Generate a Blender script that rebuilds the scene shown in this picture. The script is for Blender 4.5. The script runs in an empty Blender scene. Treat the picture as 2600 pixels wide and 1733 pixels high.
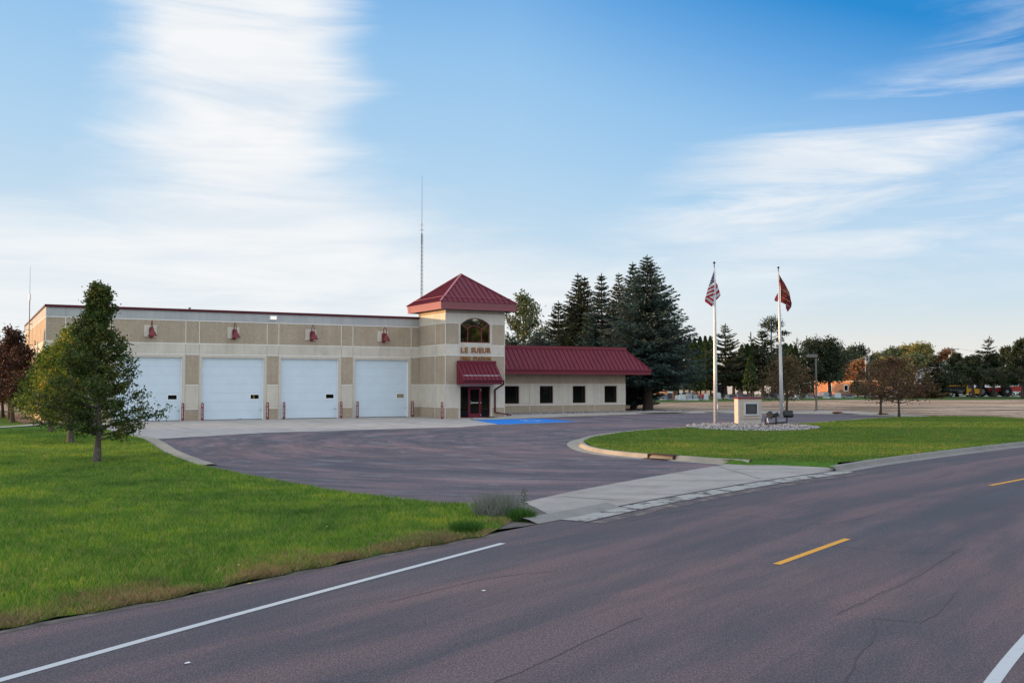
import bpy, math, random
import numpy as np
from mathutils import Vector, Matrix
R = math.radians
random.seed(7); rng = np.random.default_rng(11)
SC = bpy.context.scene
COL = SC.collection

# ------------------------------------------------------------------ materials
def new_mat(name):
    m = bpy.data.materials.new(name); m.use_nodes = True
    nt = m.node_tree; nt.nodes.clear()
    return m, nt
def N(nt, typ, **kw):
    n = nt.nodes.new(typ)
    for k, v in kw.items():
        if k == 'inp':
            for a, b in v.items(): n.inputs[a].default_value = b
        else: setattr(n, k, v)
    return n
def c4(c): return (c[0], c[1], c[2], 1.0)
def mixc(nt, fac, a, b, bt='MIX'):
    n = nt.nodes.new('ShaderNodeMix'); n.data_type = 'RGBA'; n.blend_type = bt
    for s, v in ((n.inputs[0], fac), (n.inputs[6], a), (n.inputs[7], b)):
        if isinstance(v, (int, float)): s.default_value = v
        elif isinstance(v, tuple): s.default_value = c4(v)
        else: nt.links.new(v, s)
    return n.outputs[2]
def ramp(nt, fac, stops, interp='LINEAR'):
    n = nt.nodes.new('ShaderNodeValToRGB'); n.color_ramp.interpolation = interp
    e = n.color_ramp.elements
    while len(e) < len(stops): e.new(0.5)
    for i, (p, c) in enumerate(stops):
        e[i].position = p; e[i].color = c4(c) if isinstance(c, tuple) else (c, c, c, 1)
    nt.links.new(fac, n.inputs[0]); return n.outputs[0]
def noise(nt, scale, detail=3, rough=.55, vec=None, stretch=None, dist=0.0, coord='Object', rot=None):
    n = N(nt, 'ShaderNodeTexNoise', inp={'Scale': scale, 'Detail': detail, 'Roughness': rough, 'Distortion': dist})
    if vec is None: vec = nt.nodes.new('ShaderNodeTexCoord').outputs[coord]
    if stretch:
        mp = N(nt, 'ShaderNodeMapping'); nt.links.new(vec, mp.inputs[0])
        mp.inputs['Scale'].default_value = stretch
        if rot: mp.inputs['Rotation'].default_value = rot
        vec = mp.outputs[0]
    nt.links.new(vec, n.inputs['Vector'])
    return n.outputs[0]
def math_(nt, op, a, b=None, clamp=False):
    n = nt.nodes.new('ShaderNodeMath'); n.operation = op; n.use_clamp = clamp
    for i, v in enumerate((a, b)):
        if v is None: continue
        if isinstance(v, (int, float)): n.inputs[i].default_value = v
        else: nt.links.new(v, n.inputs[i])
    return n.outputs[0]
def finish(nt, color, rough=.8, metal=0.0, bump=None, bstr=.3, bdist=.01, spec=.35):
    b = N(nt, 'ShaderNodeBsdfPrincipled', inp={'Roughness': rough, 'Metallic': metal, 'Specular IOR Level': spec})
    if isinstance(color, tuple): b.inputs['Base Color'].default_value = c4(color)
    else: nt.links.new(color, b.inputs['Base Color'])
    if bump is not None:
        bn = N(nt, 'ShaderNodeBump', inp={'Strength': bstr, 'Distance': bdist})
        nt.links.new(bump, bn.inputs['Height']); nt.links.new(bn.outputs[0], b.inputs['Normal'])
    o = N(nt, 'ShaderNodeOutputMaterial'); nt.links.new(b.outputs[0], o.inputs[0])
    return b

def mat_plain(name, c, rough=.6, metal=0, var=.12, scale=6, spec=.35, bump=0, bscale=40):
    m, nt = new_mat(name)
    f = noise(nt, scale, 4)
    lo = tuple(x*(1-var) for x in c); hi = tuple(min(1, x*(1+var)) for x in c)
    bp = noise(nt, bscale, 3) if bump else None
    finish(nt, ramp(nt, f, [(.3, lo), (.7, hi)]), rough, metal, bump=bp, bstr=bump, spec=spec)
    return m
def mat_aggregate(name, dark, mid, light):
    m, nt = new_mat(name)
    f = noise(nt, 22, 4, .8)
    g = noise(nt, .7, 5, .6)
    c1 = ramp(nt, f, [(.3, dark), (.5, mid), (.7, light)])
    c2 = mixc(nt, .9, c1, ramp(nt, g, [(.3, (.84, .84, .84)), (.7, (1.08, 1.07, 1.05))]), 'MULTIPLY')
    st = noise(nt, 1.0, 5, .6, stretch=(3.0, 3.0, .15))      # rain streaks running down
    c3 = mixc(nt, .7, c2, ramp(nt, st, [(.32, (.86, .86, .86)), (.55, (1.0, 1.0, 1.0))]), 'MULTIPLY')
    finish(nt, c3, .92, bump=f, bstr=.5, bdist=.012, spec=.2)
    return m
def mat_asphalt(name, lot=False):
    m, nt = new_mat(name)
    tc = nt.nodes.new('ShaderNodeTexCoord')
    if lot:
        # tyre and plough arcs: polar coordinates about a point beside the island
        sub = N(nt, 'ShaderNodeVectorMath', operation='SUBTRACT'); nt.links.new(tc.outputs['Object'], sub.inputs[0]); sub.inputs[1].default_value = (5, 44, 0)
        ln = N(nt, 'ShaderNodeVectorMath', operation='LENGTH'); nt.links.new(sub.outputs[0], ln.inputs[0])
        sx = N(nt, 'ShaderNodeSeparateXYZ'); nt.links.new(sub.outputs[0], sx.inputs[0])
        at = math_(nt, 'ARCTAN2', sx.outputs[1], sx.outputs[0])
        cb = N(nt, 'ShaderNodeCombineXYZ'); nt.links.new(ln.outputs['Value'], cb.inputs[0]); nt.links.new(math_(nt, 'MULTIPLY', at, 9.0), cb.inputs[1])
        v = cb.outputs[0]
        s1 = noise(nt, .6, 6, .7, vec=v, dist=.3, stretch=(1, .45, 1)); s2 = noise(nt, 2.2, 6, .72, vec=v, dist=.3, stretch=(1, .40, 1))
        pale = noise(nt, .8, 5, .7, vec=v, dist=.6)
    else:
        v = tc.outputs['UV']
        s1 = noise(nt, .55, 5, .6, vec=v, stretch=(.05, 1.2, 1), dist=.25); s2 = noise(nt, 1.6, 5, .66, vec=v, stretch=(.22, 1.0, 1), dist=.2)
        pale = noise(nt, .45, 4, .6, vec=v, stretch=(.18, 1.0, 1))
    f = math_(nt, 'ADD', math_(nt, 'MULTIPLY', s1, .62), math_(nt, 'MULTIPLY', s2, .38))
    k = 1.0
    pink = (.122, .086, .090) if not lot else (.155, .108, .114); grey = (.082, .069, .077) if not lot else (.088, .076, .088); blue = (.064, .062, .071)
    base = ramp(nt, f, [(.40, blue if not lot else (.060, .056, .070)), (.48, grey), (.57, pink), (.66, (.20, .145, .15) if lot else (.124, .093, .097))])
    base = mixc(nt, ramp(nt, pale, [(.55, 0.0), (.68, .6 if lot else .3)]), base, (.20, .21, .22) if lot else (.082, .092, .10))
    # stones of the aggregate
    obj = tc.outputs['Object']
    fine = noise(nt, 55, 2, .7, vec=obj); f2 = noise(nt, 18, 4, .8, vec=obj)
    base = mixc(nt, .85, base, ramp(nt, fine, [(.36, (.45, .45, .45)), (.5, (1.0, 1.0, 1.0)), (.64, (1.75, 1.68, 1.62))]), 'MULTIPLY')
    base = mixc(nt, .5, base, ramp(nt, f2, [(.36, (.62, .62, .62)), (.64, (1.4, 1.38, 1.36))]), 'MULTIPLY')
    finish(nt, base, .88, bump=fine, bstr=.35, bdist=.008, spec=.25)
    return m
def mat_concrete(name, c, streak=False, joints=0):
    m, nt = new_mat(name)
    f = noise(nt, 1.2, 6, .6); g = noise(nt, 30, 3, .7)
    col = ramp(nt, f, [(.3, tuple(x*.80 for x in c)), (.5, c), (.72, tuple(x*1.12 for x in c))])
    col = mixc(nt, .5, col, ramp(nt, g, [(.3, (.8, .8, .8)), (.7, (1.15, 1.15, 1.15))]), 'MULTIPLY')
    if streak:
        s = noise(nt, .5, 5, .65, stretch=(.55, 3.2, 1), rot=(0, 0, R(8)), dist=.4)
        col = mixc(nt, .9, col, ramp(nt, s, [(.35, (.78, .74, .76)), (.52, (1.0, 1.0, 1.0)), (.66, (1.06, 1.02, 1.0))]), 'MULTIPLY')
    finish(nt, col, .9, bump=g, bstr=.3, bdist=.006, spec=.2)
    return m
def mat_leaf(name, cols, trans=.35, patch=.35, pscale=.8, rough=.6):
    """leaves: a random tone per leaf, larger clumps of tone through the crown"""
    m, nt = new_mat(name)
    g = nt.nodes.new('ShaderNodeNewGeometry')
    f = noise(nt, pscale, 2, .5)
    mixv = math_(nt, 'ADD', math_(nt, 'MULTIPLY', g.outputs['Random Per Island'], 1-patch), math_(nt, 'MULTIPLY', math_(nt, 'SUBTRACT', math_(nt, 'MULTIPLY', f, 2.4), .7), patch), True)
    n = len(cols)
    col = ramp(nt, mixv, [((i+.5)/n, c) for i, c in enumerate(cols)])
    b = N(nt, 'ShaderNodeBsdfPrincipled', inp={'Roughness': rough, 'Specular IOR Level': .25})
    nt.links.new(col, b.inputs['Base Color'])
    t = nt.nodes.new('ShaderNodeBsdfTranslucent'); nt.links.new(col, t.inputs[0])
    mx = nt.nodes.new('ShaderNodeMixShader'); mx.inputs[0].default_value = trans
    nt.links.new(b.outputs[0], mx.inputs[1]); nt.links.new(t.outputs[0], mx.inputs[2])
    o = nt.nodes.new('ShaderNodeOutputMaterial'); nt.links.new(mx.outputs[0], o.inputs[0])
    return m
def mat_ground_green(name, a, b, c, sc=.35):
    m, nt = new_mat(name)
    f = noise(nt, sc, 5, .6); g = noise(nt, 9, 4, .75)
    h = math_(nt, 'ADD', math_(nt, 'MULTIPLY', f, .55), math_(nt, 'MULTIPLY', g, .45))
    col = ramp(nt, h, [(.36, a), (.5, b), (.64, c)])
    finish(nt, col, .95, bump=g, bstr=.8, bdist=.05, spec=.1)
    return m
def mat_emit(name, c, s):
    m, nt = new_mat(name)
    b = finish(nt, c, .4)
    b.inputs['Emission Color'].default_value = c4(c); b.inputs['Emission Strength'].default_value = s
    return m
def mat_glass_dark(name, c=(.004, .004, .005), spec=.35, rough=.04):
    m, nt = new_mat(name)
    finish(nt, c, rough, 0, spec=spec)
    return m

M = {}
M['tan'] = mat_aggregate('tan aggregate panel', (.255, .205, .145), (.385, .318, .235), (.54, .465, .36))
M['light'] = mat_aggregate('light precast panel', (.47, .435, .365), (.57, .53, .45), (.65, .615, .53))
M['grey'] = mat_aggregate('grey precast band', (.34, .355, .36), (.40, .415, .415), (.47, .48, .475))
M['joint'] = mat_plain('white joint', (.72, .70, .65), .85, var=.08)
M['trim'] = mat_plain('door trim concrete', (.52, .475, .40), .85, var=.08)
M['caulk'] = mat_plain('joint sealant', (.40, .385, .35), .85)
M['maroon'] = mat_plain('maroon painted metal', (.125, .012, .026), .55, var=.10, scale=1.2, spec=.22)
M['maroon2'] = mat_plain('maroon fascia', (.165, .020, .032), .40, var=.06, scale=2, spec=.30)
M['maroon_d'] = mat_plain('dark maroon frame', (.075, .008, .016), .5, var=.05, spec=.2)
M['hip'] = mat_plain('maroon ridge cap', (.26, .07, .08), .35, var=.08)
M['door'] = mat_plain('white door paint', (.56, .66, .72), .45, var=.03, scale=1.5)
M['gap'] = mat_plain('door section gap', (.45, .535, .585), .6)
M['white'] = mat_plain('white paint', (.78, .78, .77), .5, var=.04)
M['seal'] = mat_plain('rubber seal', (.05, .05, .055), .8)
M['steel'] = mat_plain('brushed steel', (.62, .62, .60), .35, .8)
M['alum'] = mat_plain('pale flagpole metal', (.50, .51, .52), .4, .25, var=.06)
M['glass'] = mat_glass_dark('dark window glass')
m_, nt_ = new_mat('reflecting window glass'); finish(nt_, (.40, .38, .31), .03, 1.0); M['glass2'] = m_
M['fascia_s'] = mat_plain('satin maroon fascia', (.185, .030, .038), .48, var=.05, scale=2, spec=.8)
M['gold'] = mat_plain('gold letters', (.27, .10, .012), .6, 0, var=.15)
M['roofing'] = mat_plain('flat roof membrane', (.25, .24, .23), .9)
M['black'] = mat_plain('black metal', (.012, .014, .015), .5, var=.2)
M['bronze'] = mat_plain('dark bronze', (.045, .045, .05), .35, .5, var=.3, scale=18)
M['galv'] = mat_plain('galvanised steel', (.22, .23, .25), .5, .6)
M['polebrown'] = mat_plain('brown grey pole', (.13, .12, .115), .55)
M['bollard'] = mat_plain('red bollard', (.17, .025, .03), .5, var=.15, scale=5)
M['lampred'] = mat_plain('red lamp enamel', (.15, .016, .022), .35, var=.12)
M['asphalt'] = mat_asphalt('road asphalt')
M['lot'] = mat_asphalt('lot asphalt', True)
M['conc'] = mat_concrete('apron concrete', (.36, .34, .31), True)
M['conc2'] = mat_concrete('driveway concrete', (.315, .293, .262), True)
M['kerb'] = mat_concrete('kerb concrete', (.29, .265, .215))
M['kerb2'] = mat_concrete('weathered kerb', (.215, .205, .185))
M['mon'] = mat_plain('monument stone', (.42, .36, .30), .85, var=.10, scale=14, bump=.2)
M['mon2'] = mat_plain('monument cast stone', (.46, .43, .38), .85, var=.08, scale=10, bump=.15)
M['frame'] = mat_plain('pale plaque frame', (.42, .45, .45), .7)
M['bark'] = mat_plain('grey bark', (.105, .088, .074), .95, var=.5, scale=14, bump=.8, bscale=30)
M['bark_r'] = mat_plain('dark bark', (.060, .045, .036), .95, var=.4, scale=9, bump=.8, bscale=20)
M['rust'] = mat_plain('rusted iron', (.045, .019, .013), .85, var=.4, scale=12)
M['crack'] = mat_plain('tar crack', (.060, .052, .056), .9)
M['dirt'] = mat_plain('edge dirt', (.105, .092, .078), .95, var=.4, scale=5)

def mat_paint(name, c, wear=.5, worn=(.12, .11, .115)):
    m, nt = new_mat(name)
    f = noise(nt, 9, 5, .75); g = noise(nt, 60, 2, .7)
    h = math_(nt, 'ADD', math_(nt, 'MULTIPLY', f, .6), math_(nt, 'MULTIPLY', g, .4))
    fac = ramp(nt, h, [(wear-.12, 0.0), (wear, 1.0)])
    col = mixc(nt, fac, worn, c)
    finish(nt, col, .8, spec=.2)
    return m
M['pwhite'] = mat_paint('white road paint', (.47, .48, .48), .42)
M['pyel'] = mat_paint('yellow road paint', (.62, .30, .045), .42)
M['pblue'] = mat_paint('blue parking paint', (.012, .17, .54), .36)
M['pstall'] = mat_paint('worn stall paint', (.44, .44, .46), .47)

# ------------------------------------------------------------------ mesh building
def tag(o, label=None, cat=None, group=None, kind=None):
    if label: o['label'] = label
    if cat: o['category'] = cat
    if group: o['group'] = group
    if kind: o['kind'] = kind
    return o
def empty(name, loc, rz=0, **kw):
    o = bpy.data.objects.new(name, None); COL.objects.link(o)
    o.location = loc; o.rotation_euler = (0, 0, rz); o.empty_display_size = .2
    return tag(o, **kw)
class MB:
    def __init__(s): s.v = []; s.f = []; s.m = []
    def face(s, pts, mi=0):
        i = len(s.v); s.v += [tuple(p) for p in pts]; s.f.append(tuple(range(i, i+len(pts)))); s.m.append(mi)
    def hexa(s, p, mi=0):
        i = len(s.v); s.v += [tuple(q) for q in p]
        for f in ((0, 3, 2, 1), (4, 5, 6, 7), (0, 1, 5, 4), (1, 2, 6, 5), (2, 3, 7, 6), (3, 0, 4, 7)):
            s.f.append(tuple(i+a for a in f)); s.m.append(mi)
    def box(s, x0, x1, y0, y1, z0, z1, mi=0):
        s.hexa([(x0, y0, z0), (x1, y0, z0), (x1, y1, z0), (x0, y1, z0), (x0, y0, z1), (x1, y0, z1), (x1, y1, z1), (x0, y1, z1)], mi)
    def bar(s, a, b, w, h, up=(0, 0, 1), mi=0):
        a = Vector(a); b = Vector(b); t = (b-a).normalized(); up = Vector(up)
        sd = t.cross(up); sd = sd.normalized() if sd.length > 1e-6 else Vector((1, 0, 0)); u = sd.cross(t).normalized()
        sd *= w/2; u *= h/2
        s.hexa([a-sd-u, a+sd-u, b+sd-u, b-sd-u, a-sd+u, a+sd+u, b+sd+u, b-sd+u], mi)
    def tube(s, pts, rad, n=8, mi=0, cap=True):
        P = [Vector(p) for p in pts]; i0 = len(s.v)
        if isinstance(rad, (int, float)): rad = [rad]*len(P)
        ref = None
        for k, p in enumerate(P):
            t = (P[min(k+1, len(P)-1)]-P[max(k-1, 0)]).normalized()
            if ref is None:
                ref = Vector((0, 0, 1)) if abs(t.z) < .9 else Vector((1, 0, 0))
            x = t.cross(ref).normalized(); y = t.cross(x).normalized(); ref = -y if False else ref
            for j in range(n):
                a = 2*math.pi*j/n; s.v.append(tuple(p+(x*math.cos(a)+y*math.sin(a))*rad[k]))
        for k in range(len(P)-1):
            for j in range(n):
                a = i0+k*n+j; b = i0+k*n+(j+1) % n
                s.f.append((a, b, b+n, a+n)); s.m.append(mi)
        if cap:
            s.f.append(tuple(i0+j for j in range(n))); s.m.append(mi)
            s.f.append(tuple(i0+(len(P)-1)*n+j for j in range(n))[::-1]); s.m.append(mi)
    def lathe(s, c, prof, n=20, mi=0, axis='z', a0=0):
        i0 = len(s.v); c = Vector(c)
        for r, h in prof:
            for j in range(n):
                a = 2*math.pi*j/n+a0
                if axis == 'z': q = Vector((r*math.cos(a), r*math.sin(a), h))
                elif axis == 'x': q = Vector((h, r*math.cos(a), r*math.sin(a)))
                else: q = Vector((r*math.cos(a), h, r*math.sin(a)))
                s.v.append(tuple(c+q))
        for k in range(len(prof)-1):
            for j in range(n):
                a = i0+k*n+j; b = i0+k*n+(j+1) % n
                s.f.append((a, b, b+n, a+n)); s.m.append(mi)
        s.f.append(tuple(i0+j for j in range(n))[::-1]); s.m.append(mi)
        s.f.append(tuple(i0+(len(prof)-1)*n+j for j in range(n))); s.m.append(mi)
    def prism(s, poly, y0, y1, mi=0):       # polygon in x,z pushed from y0 to y1
        n = len(poly); i = len(s.v)
        s.v += [(x, y0, z) for x, z in poly]+[(x, y1, z) for x, z in poly]
        s.f.append(tuple(range(i, i+n))); s.m.append(mi)
        s.f.append(tuple(range(i+n, i+2*n))[::-1]); s.m.append(mi)
        for j in range(n):
            k = (j+1) % n; s.f.append((i+j, i+n+j, i+n+k, i+k)); s.m.append(mi)
    def build(s, name, mats, parent=None, smooth=False, bevel=0, loc=None, recalc=True):
        me = bpy.data.meshes.new(name); me.from_pydata(s.v, [], s.f)
        for m in (mats if isinstance(mats, (list, tuple)) else [mats]): me.materials.append(m)
        me.polygons.foreach_set('material_index', s.m)
        if recalc:
            import bmesh
            bm = bmesh.new(); bm.from_mesh(me); bmesh.ops.recalc_face_normals(bm, faces=bm.faces); bm.to_mesh(me); bm.free()
        if smooth:
            me.polygons.foreach_set('use_smooth', [True]*len(me.polygons)); 
        o = bpy.data.objects.new(name, me); COL.objects.link(o)
        if parent: o.parent = parent
        if loc: o.location = loc
        if bevel:
            b = o.modifiers.new('bevel', 'BEVEL'); b.width = bevel; b.segments = 2; b.limit_method = 'ANGLE'
        me.update()
        return o
def raw_mesh(name, verts, nper, mat, parent=None, loc=None):
    """verts: array (n, nper, 3): n separate polygons of nper corners"""
    verts = np.asarray(verts, np.float32); n = len(verts)
    me = bpy.data.meshes.new(name)
    me.vertices.add(n*nper); me.vertices.foreach_set('co', verts.ravel())
    me.loops.add(n*nper); me.loops.foreach_set('vertex_index', np.arange(n*nper, dtype=np.int32))
    me.polygons.add(n); me.polygons.foreach_set('loop_start', np.arange(0, n*nper, nper, dtype=np.int32))
    try: me.polygons.foreach_set('loop_total', np.full(n, nper, np.int32))
    except Exception: pass
    me.update(calc_edges=True); me.materials.append(mat)
    o = bpy.data.objects.new(name, me); COL.objects.link(o)
    if parent: o.parent = parent
    if loc: o.location = loc
    return o
def flat(name, pts, z, mat, kind='structure', parent=None, uvfn=None, **kw):
    """a ground sheet from an outline"""
    import bmesh
    me = bpy.data.meshes.new(name); bm = bmesh.new()
    vs = [bm.verts.new((p[0], p[1], z)) for p in pts]; bm.faces.new(vs)
    bmesh.ops.triangulate(bm, faces=bm.faces); bmesh.ops.recalc_face_normals(bm, faces=bm.faces)
    bm.to_mesh(me); bm.free()
    if sum(p.normal.z for p in me.polygons) < 0: me.flip_normals()
    me.materials.append(mat)
    o = bpy.data.objects.new(name, me); COL.objects.link(o)
    if parent: o.parent = parent
    return tag(o, kind=kind, **kw)
def resample(pts, step):
    P = [Vector((p[0], p[1])) for p in pts]; out = []
    Q = [P[0]]+P+[P[-1]]
    for i in range(1, len(Q)-2):
        p0, p1, p2, p3 = Q[i-1:i+3]; n = max(1, int((p2-p1).length/step))
        for k in range(n):
            t = k/n
            out.append(.5*((2*p1)+(p2-p0)*t+(2*p0-5*p1+4*p2-p3)*t*t+(3*p1-p0-3*p2+p3)*t**3))
    out.append(P[-1]); return out
def normals2(P):
    out = []
    for i in range(len(P)):
        t = (P[min(i+1, len(P)-1)]-P[max(i-1, 0)]).normalized(); out.append(Vector((t.y, -t.x)))   # to the right
    return out
def strip(name, pts, offs, z, mats, mi=None, kind='structure', closed=False, zs=None, parent=None, **kw):
    """ribbon along a path; offs = offsets to the right; zs = height per offset; UV in metres"""
    P = pts; Nn = normals2(P); n = len(offs); v = []; uv = []; s = 0; S = []
    for i, p in enumerate(P):
        if i: s += (P[i]-P[i-1]).length
        S.append(s)
        for j, o in enumerate(offs):
            q = p+Nn[i]*o; v.append((q.x, q.y, (zs[j] if zs else 0)+z))
    f = []; fm = []
    for i in range(len(P)-1):
        for j in range(n-1):
            a = i*n+j; f.append((a, a+1, a+n+1, a+n)); fm.append(mi[j] if mi else 0)
    me = bpy.data.meshes.new(name); me.from_pydata(v, [], f)
    for m in (mats if isinstance(mats, (list, tuple)) else [mats]): me.materials.append(m)
    me.polygons.foreach_set('material_index', fm)
    ul = me.uv_layers.new(name='UVMap')
    for lp in me.loops:
        i, j = divmod(lp.vertex_index, n); ul.data[lp.index].uv = (S[i], offs[j])
    me.update()
    if len(me.polygons) and sum(p.normal.z for p in me.polygons) < 0: me.flip_normals()
    o = bpy.data.objects.new(name, me); COL.objects.link(o)
    if parent: o.parent = parent
    return tag(o, kind=kind, **kw)

# ------------------------------------------------------------------ world frame
H0 = 2.47
AN = R(28.65)
O0 = Vector((-7.678, 73.695, 0)); D = Vector((math.cos(AN), math.sin(AN), 0)); NN = Vector((-D.y, D.x, 0))
def UV(u, v, z=0): return O0+D*u+NN*v+Vector((0, 0, z))

cam = bpy.data.cameras.new('camera'); co = bpy.data.objects.new('camera', cam); COL.objects.link(co)
co.location = (0, 0, H0); co.rotation_euler = (R(90)+math.atan(106.5/2528), 0, 0)
cam.sensor_width = 36; cam.lens = 36*2528/2600; cam.clip_end = 6000; cam.clip_start = .1
SC.camera = co

def mat_broken(name, a, b, lo, hi, sc=2.2):
    m, nt = new_mat(name); f = noise(nt, sc, 6, .75); g = noise(nt, 40, 2, .7)
    col = mixc(nt, .6, ramp(nt, f, [(lo, a), (hi, b)]), ramp(nt, g, [(.35, (.75, .75, .75)), (.65, (1.15, 1.15, 1.15))]), 'MULTIPLY'); finish(nt, col, .9, spec=.2); return m
M['gutter'] = mat_broken('broken gutter concrete', (.10, .088, .082), (.33, .32, .29), .42, .50)
M['wash'] = mat_broken('sandy wash on tarmac', (.098, .078, .080), (.21, .18, .15), .48, .62, 3)
# ------------------------------------------------------------------ sky, sun
a_ = R(30)
SUN = (-D*math.cos(a_)+NN*math.sin(a_)); SUN.normalize()
SEL = R(3.0)
SUNV = Vector((SUN.x*math.cos(SEL), SUN.y*math.cos(SEL), math.sin(SEL)))
w = bpy.data.worlds.new('World'); SC.world = w; w.use_nodes = True
nt = w.node_tree; nt.nodes.clear()
sky = N(nt, 'ShaderNodeTexSky'); sky.sky_type = 'NISHITA'; sky.sun_disc = False
sky.sun_elevation = SEL; sky.sun_rotation = math.atan2(SUNV.x, SUNV.y); sky.air_density = 1; sky.dust_density = 1; sky.ozone_density = 2
tc = N(nt, 'ShaderNodeTexCoord')
sx = N(nt, 'ShaderNodeSeparateXYZ'); nt.links.new(tc.outputs['Generated'], sx.inputs[0])
AZ = math_(nt, 'ARCTAN2', sx.outputs[0], sx.outputs[1])
EL = math_(nt, 'ARCSINE', sx.outputs[2])
cb = N(nt, 'ShaderNodeCombineXYZ'); nt.links.new(AZ, cb.inputs[0]); nt.links.new(EL, cb.inputs[1]); AE = cb.outputs[0]
# clear blue: deeper upward and to the right (away from the sun)
def gl(c): return tuple(((x/255+.055)/1.055)**2.4 if x > 10 else x/255/12.92 for x in c)
t = math_(nt, 'ADD', math_(nt, 'MULTIPLY', EL, 1.72), math_(nt, 'MULTIPLY', AZ, .12))
t = math_(nt, 'ADD', t, math_(nt, 'MULTIPLY', math_(nt, 'MULTIPLY', EL, math_(nt, 'MAXIMUM', AZ, 0.0)), 1.75))
t = math_(nt, 'ADD', t, .15)
blue = ramp(nt, t, [(.02, gl((238, 243, 246))), (.20, gl((222, 234, 243))), (.34, gl((202, 224, 241))), (.52, gl((176, 212, 241))), (.70, gl((148, 196, 238))), (.86, gl((104, 168, 228))), (1.0, gl((44, 140, 212)))])
# low band: pale, slightly peach by the horizon
hz = ramp(nt, EL, [(0.0, 1.0), (.05, .75), (.13, .12), (.22, 0.0)])
hcol = mixc(nt, ramp(nt, EL, [(.0, 0.0), (.085, 1.0)]), gl((250, 238, 222)), gl((216, 231, 236)))
col = mixc(nt, hz, blue, hcol)
# cirrus
def blob(cx, cy, sx_, sy_, rot, vec):
    mp = N(nt, 'ShaderNodeMapping'); mp.vector_type = 'TEXTURE'; nt.links.new(vec, mp.inputs[0])
    mp.inputs['Location'].default_value = (cx, cy, 0); mp.inputs['Rotation'].default_value = (0, 0, R(rot)); mp.inputs['Scale'].default_value = (sx_, sy_, 1)
    g = N(nt, 'ShaderNodeTexGradient'); g.gradient_type = 'SPHERICAL'; nt.links.new(mp.outputs[0], g.inputs[0])
    return g.outputs['Fac']
def streaks(rot, sc, st, det=7, dist=.6, ro=.62):
    mp = N(nt, 'ShaderNodeMapping'); nt.links.new(AE, mp.inputs[0]); mp.inputs['Rotation'].default_value = (0, 0, R(rot)); mp.inputs['Scale'].default_value = (st, 1, 1)
    n = N(nt, 'ShaderNodeTexNoise', inp={'Scale': sc, 'Detail': det, 'Roughness': ro, 'Distortion': dist}); nt.links.new(mp.outputs[0], n.inputs['Vector'])
    return n
wn = streaks(5, 16, .20)
ofs = N(nt, 'ShaderNodeVectorMath', operation='SUBTRACT'); nt.links.new(wn.outputs['Color'], ofs.inputs[0]); ofs.inputs[1].default_value = (.5, .5, .5)
of2 = N(nt, 'ShaderNodeVectorMath', operation='MULTIPLY'); nt.links.new(ofs.outputs[0], of2.inputs[0]); of2.inputs[1].default_value = (.15, .09, 0)
wa = N(nt, 'ShaderNodeVectorMath', operation='ADD'); nt.links.new(AE, wa.inputs[0]); nt.links.new(of2.outputs[0], wa.inputs[1]); WV = wa.outputs[0]
def sm(x, a, b, v=1.0): return ramp(nt, x, [(a, 0.0), (b, v)], 'EASE')
n1 = streaks(6, 26, .12).outputs[0]
n2 = streaks(-20, 16, .16, dist=1.1).outputs[0]
n2b = streaks(-20, 26, .12, dist=.5).outputs[0]
n3 = streaks(-9, 14, .16).outputs[0]
# great white plume, upper left
m1 = math_(nt, 'MAXIMUM', sm(blob(-.272, .33, .150, .34, 3, WV), .0, .62, .96), sm(blob(-.245, .12, .22, .15, 0, WV), .0, .65, .9))
m1 = math_(nt, 'MULTIPLY', m1, ramp(nt, n1, [(.30, .80), (.50, 1.0)]))
# low white sheet on the left
m2 = math_(nt, 'MULTIPLY', sm(blob(-.42, .098, .44, .080, -2, WV), .0, .60, .88), ramp(nt, n3, [(.3, .72), (.58, 1.0)]))
m2b = math_(nt, 'MULTIPLY', sm(blob(-.17, .07, .50, .09, 0, WV), .0, .55, .85), ramp(nt, n3, [(.3, .7), (.6, 1.0)]))
# feathered cirrus on the right
m3 = math_(nt, 'MULTIPLY', sm(blob(.335, .215, .36, .085, 22, WV), .0, .70, .82), ramp(nt, n2, [(.40, .05), (.62, 1.0)]))
m4 = math_(nt, 'MULTIPLY', sm(blob(.40, .155, .36, .055, 10, WV), .0, .75, .80), ramp(nt, n2b, [(.38, .2), (.60, 1.0)]))
m5 = math_(nt, 'MULTIPLY', sm(blob(.20, .100, .55, .050, 4, WV), .0, .60, .7), ramp(nt, n3, [(.38, .15), (.60, 1.0)]))
mm = m1
for x in (m2, m2b, m3, m4, m5): mm = math_(nt, 'MAXIMUM', mm, x)
ccol = mixc(nt, ramp(nt, n1, [(.3, 0.0), (.6, 1.0)]), gl((228, 236, 244)), gl((250, 251, 252)))
# added bright broken layer behind the camera and overhead, unseen, filling the shaded facade
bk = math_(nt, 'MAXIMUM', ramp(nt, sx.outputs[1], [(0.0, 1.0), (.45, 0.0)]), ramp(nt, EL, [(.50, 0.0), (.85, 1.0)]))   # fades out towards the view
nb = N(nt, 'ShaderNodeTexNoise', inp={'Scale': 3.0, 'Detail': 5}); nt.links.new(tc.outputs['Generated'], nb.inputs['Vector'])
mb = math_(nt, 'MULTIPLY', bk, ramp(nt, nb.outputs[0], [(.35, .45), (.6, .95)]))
col = mixc(nt, mm, col, ccol)
col = mixc(nt, math_(nt, 'MULTIPLY', mb, .85), col, (1.75, 1.80, 1.88))
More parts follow.
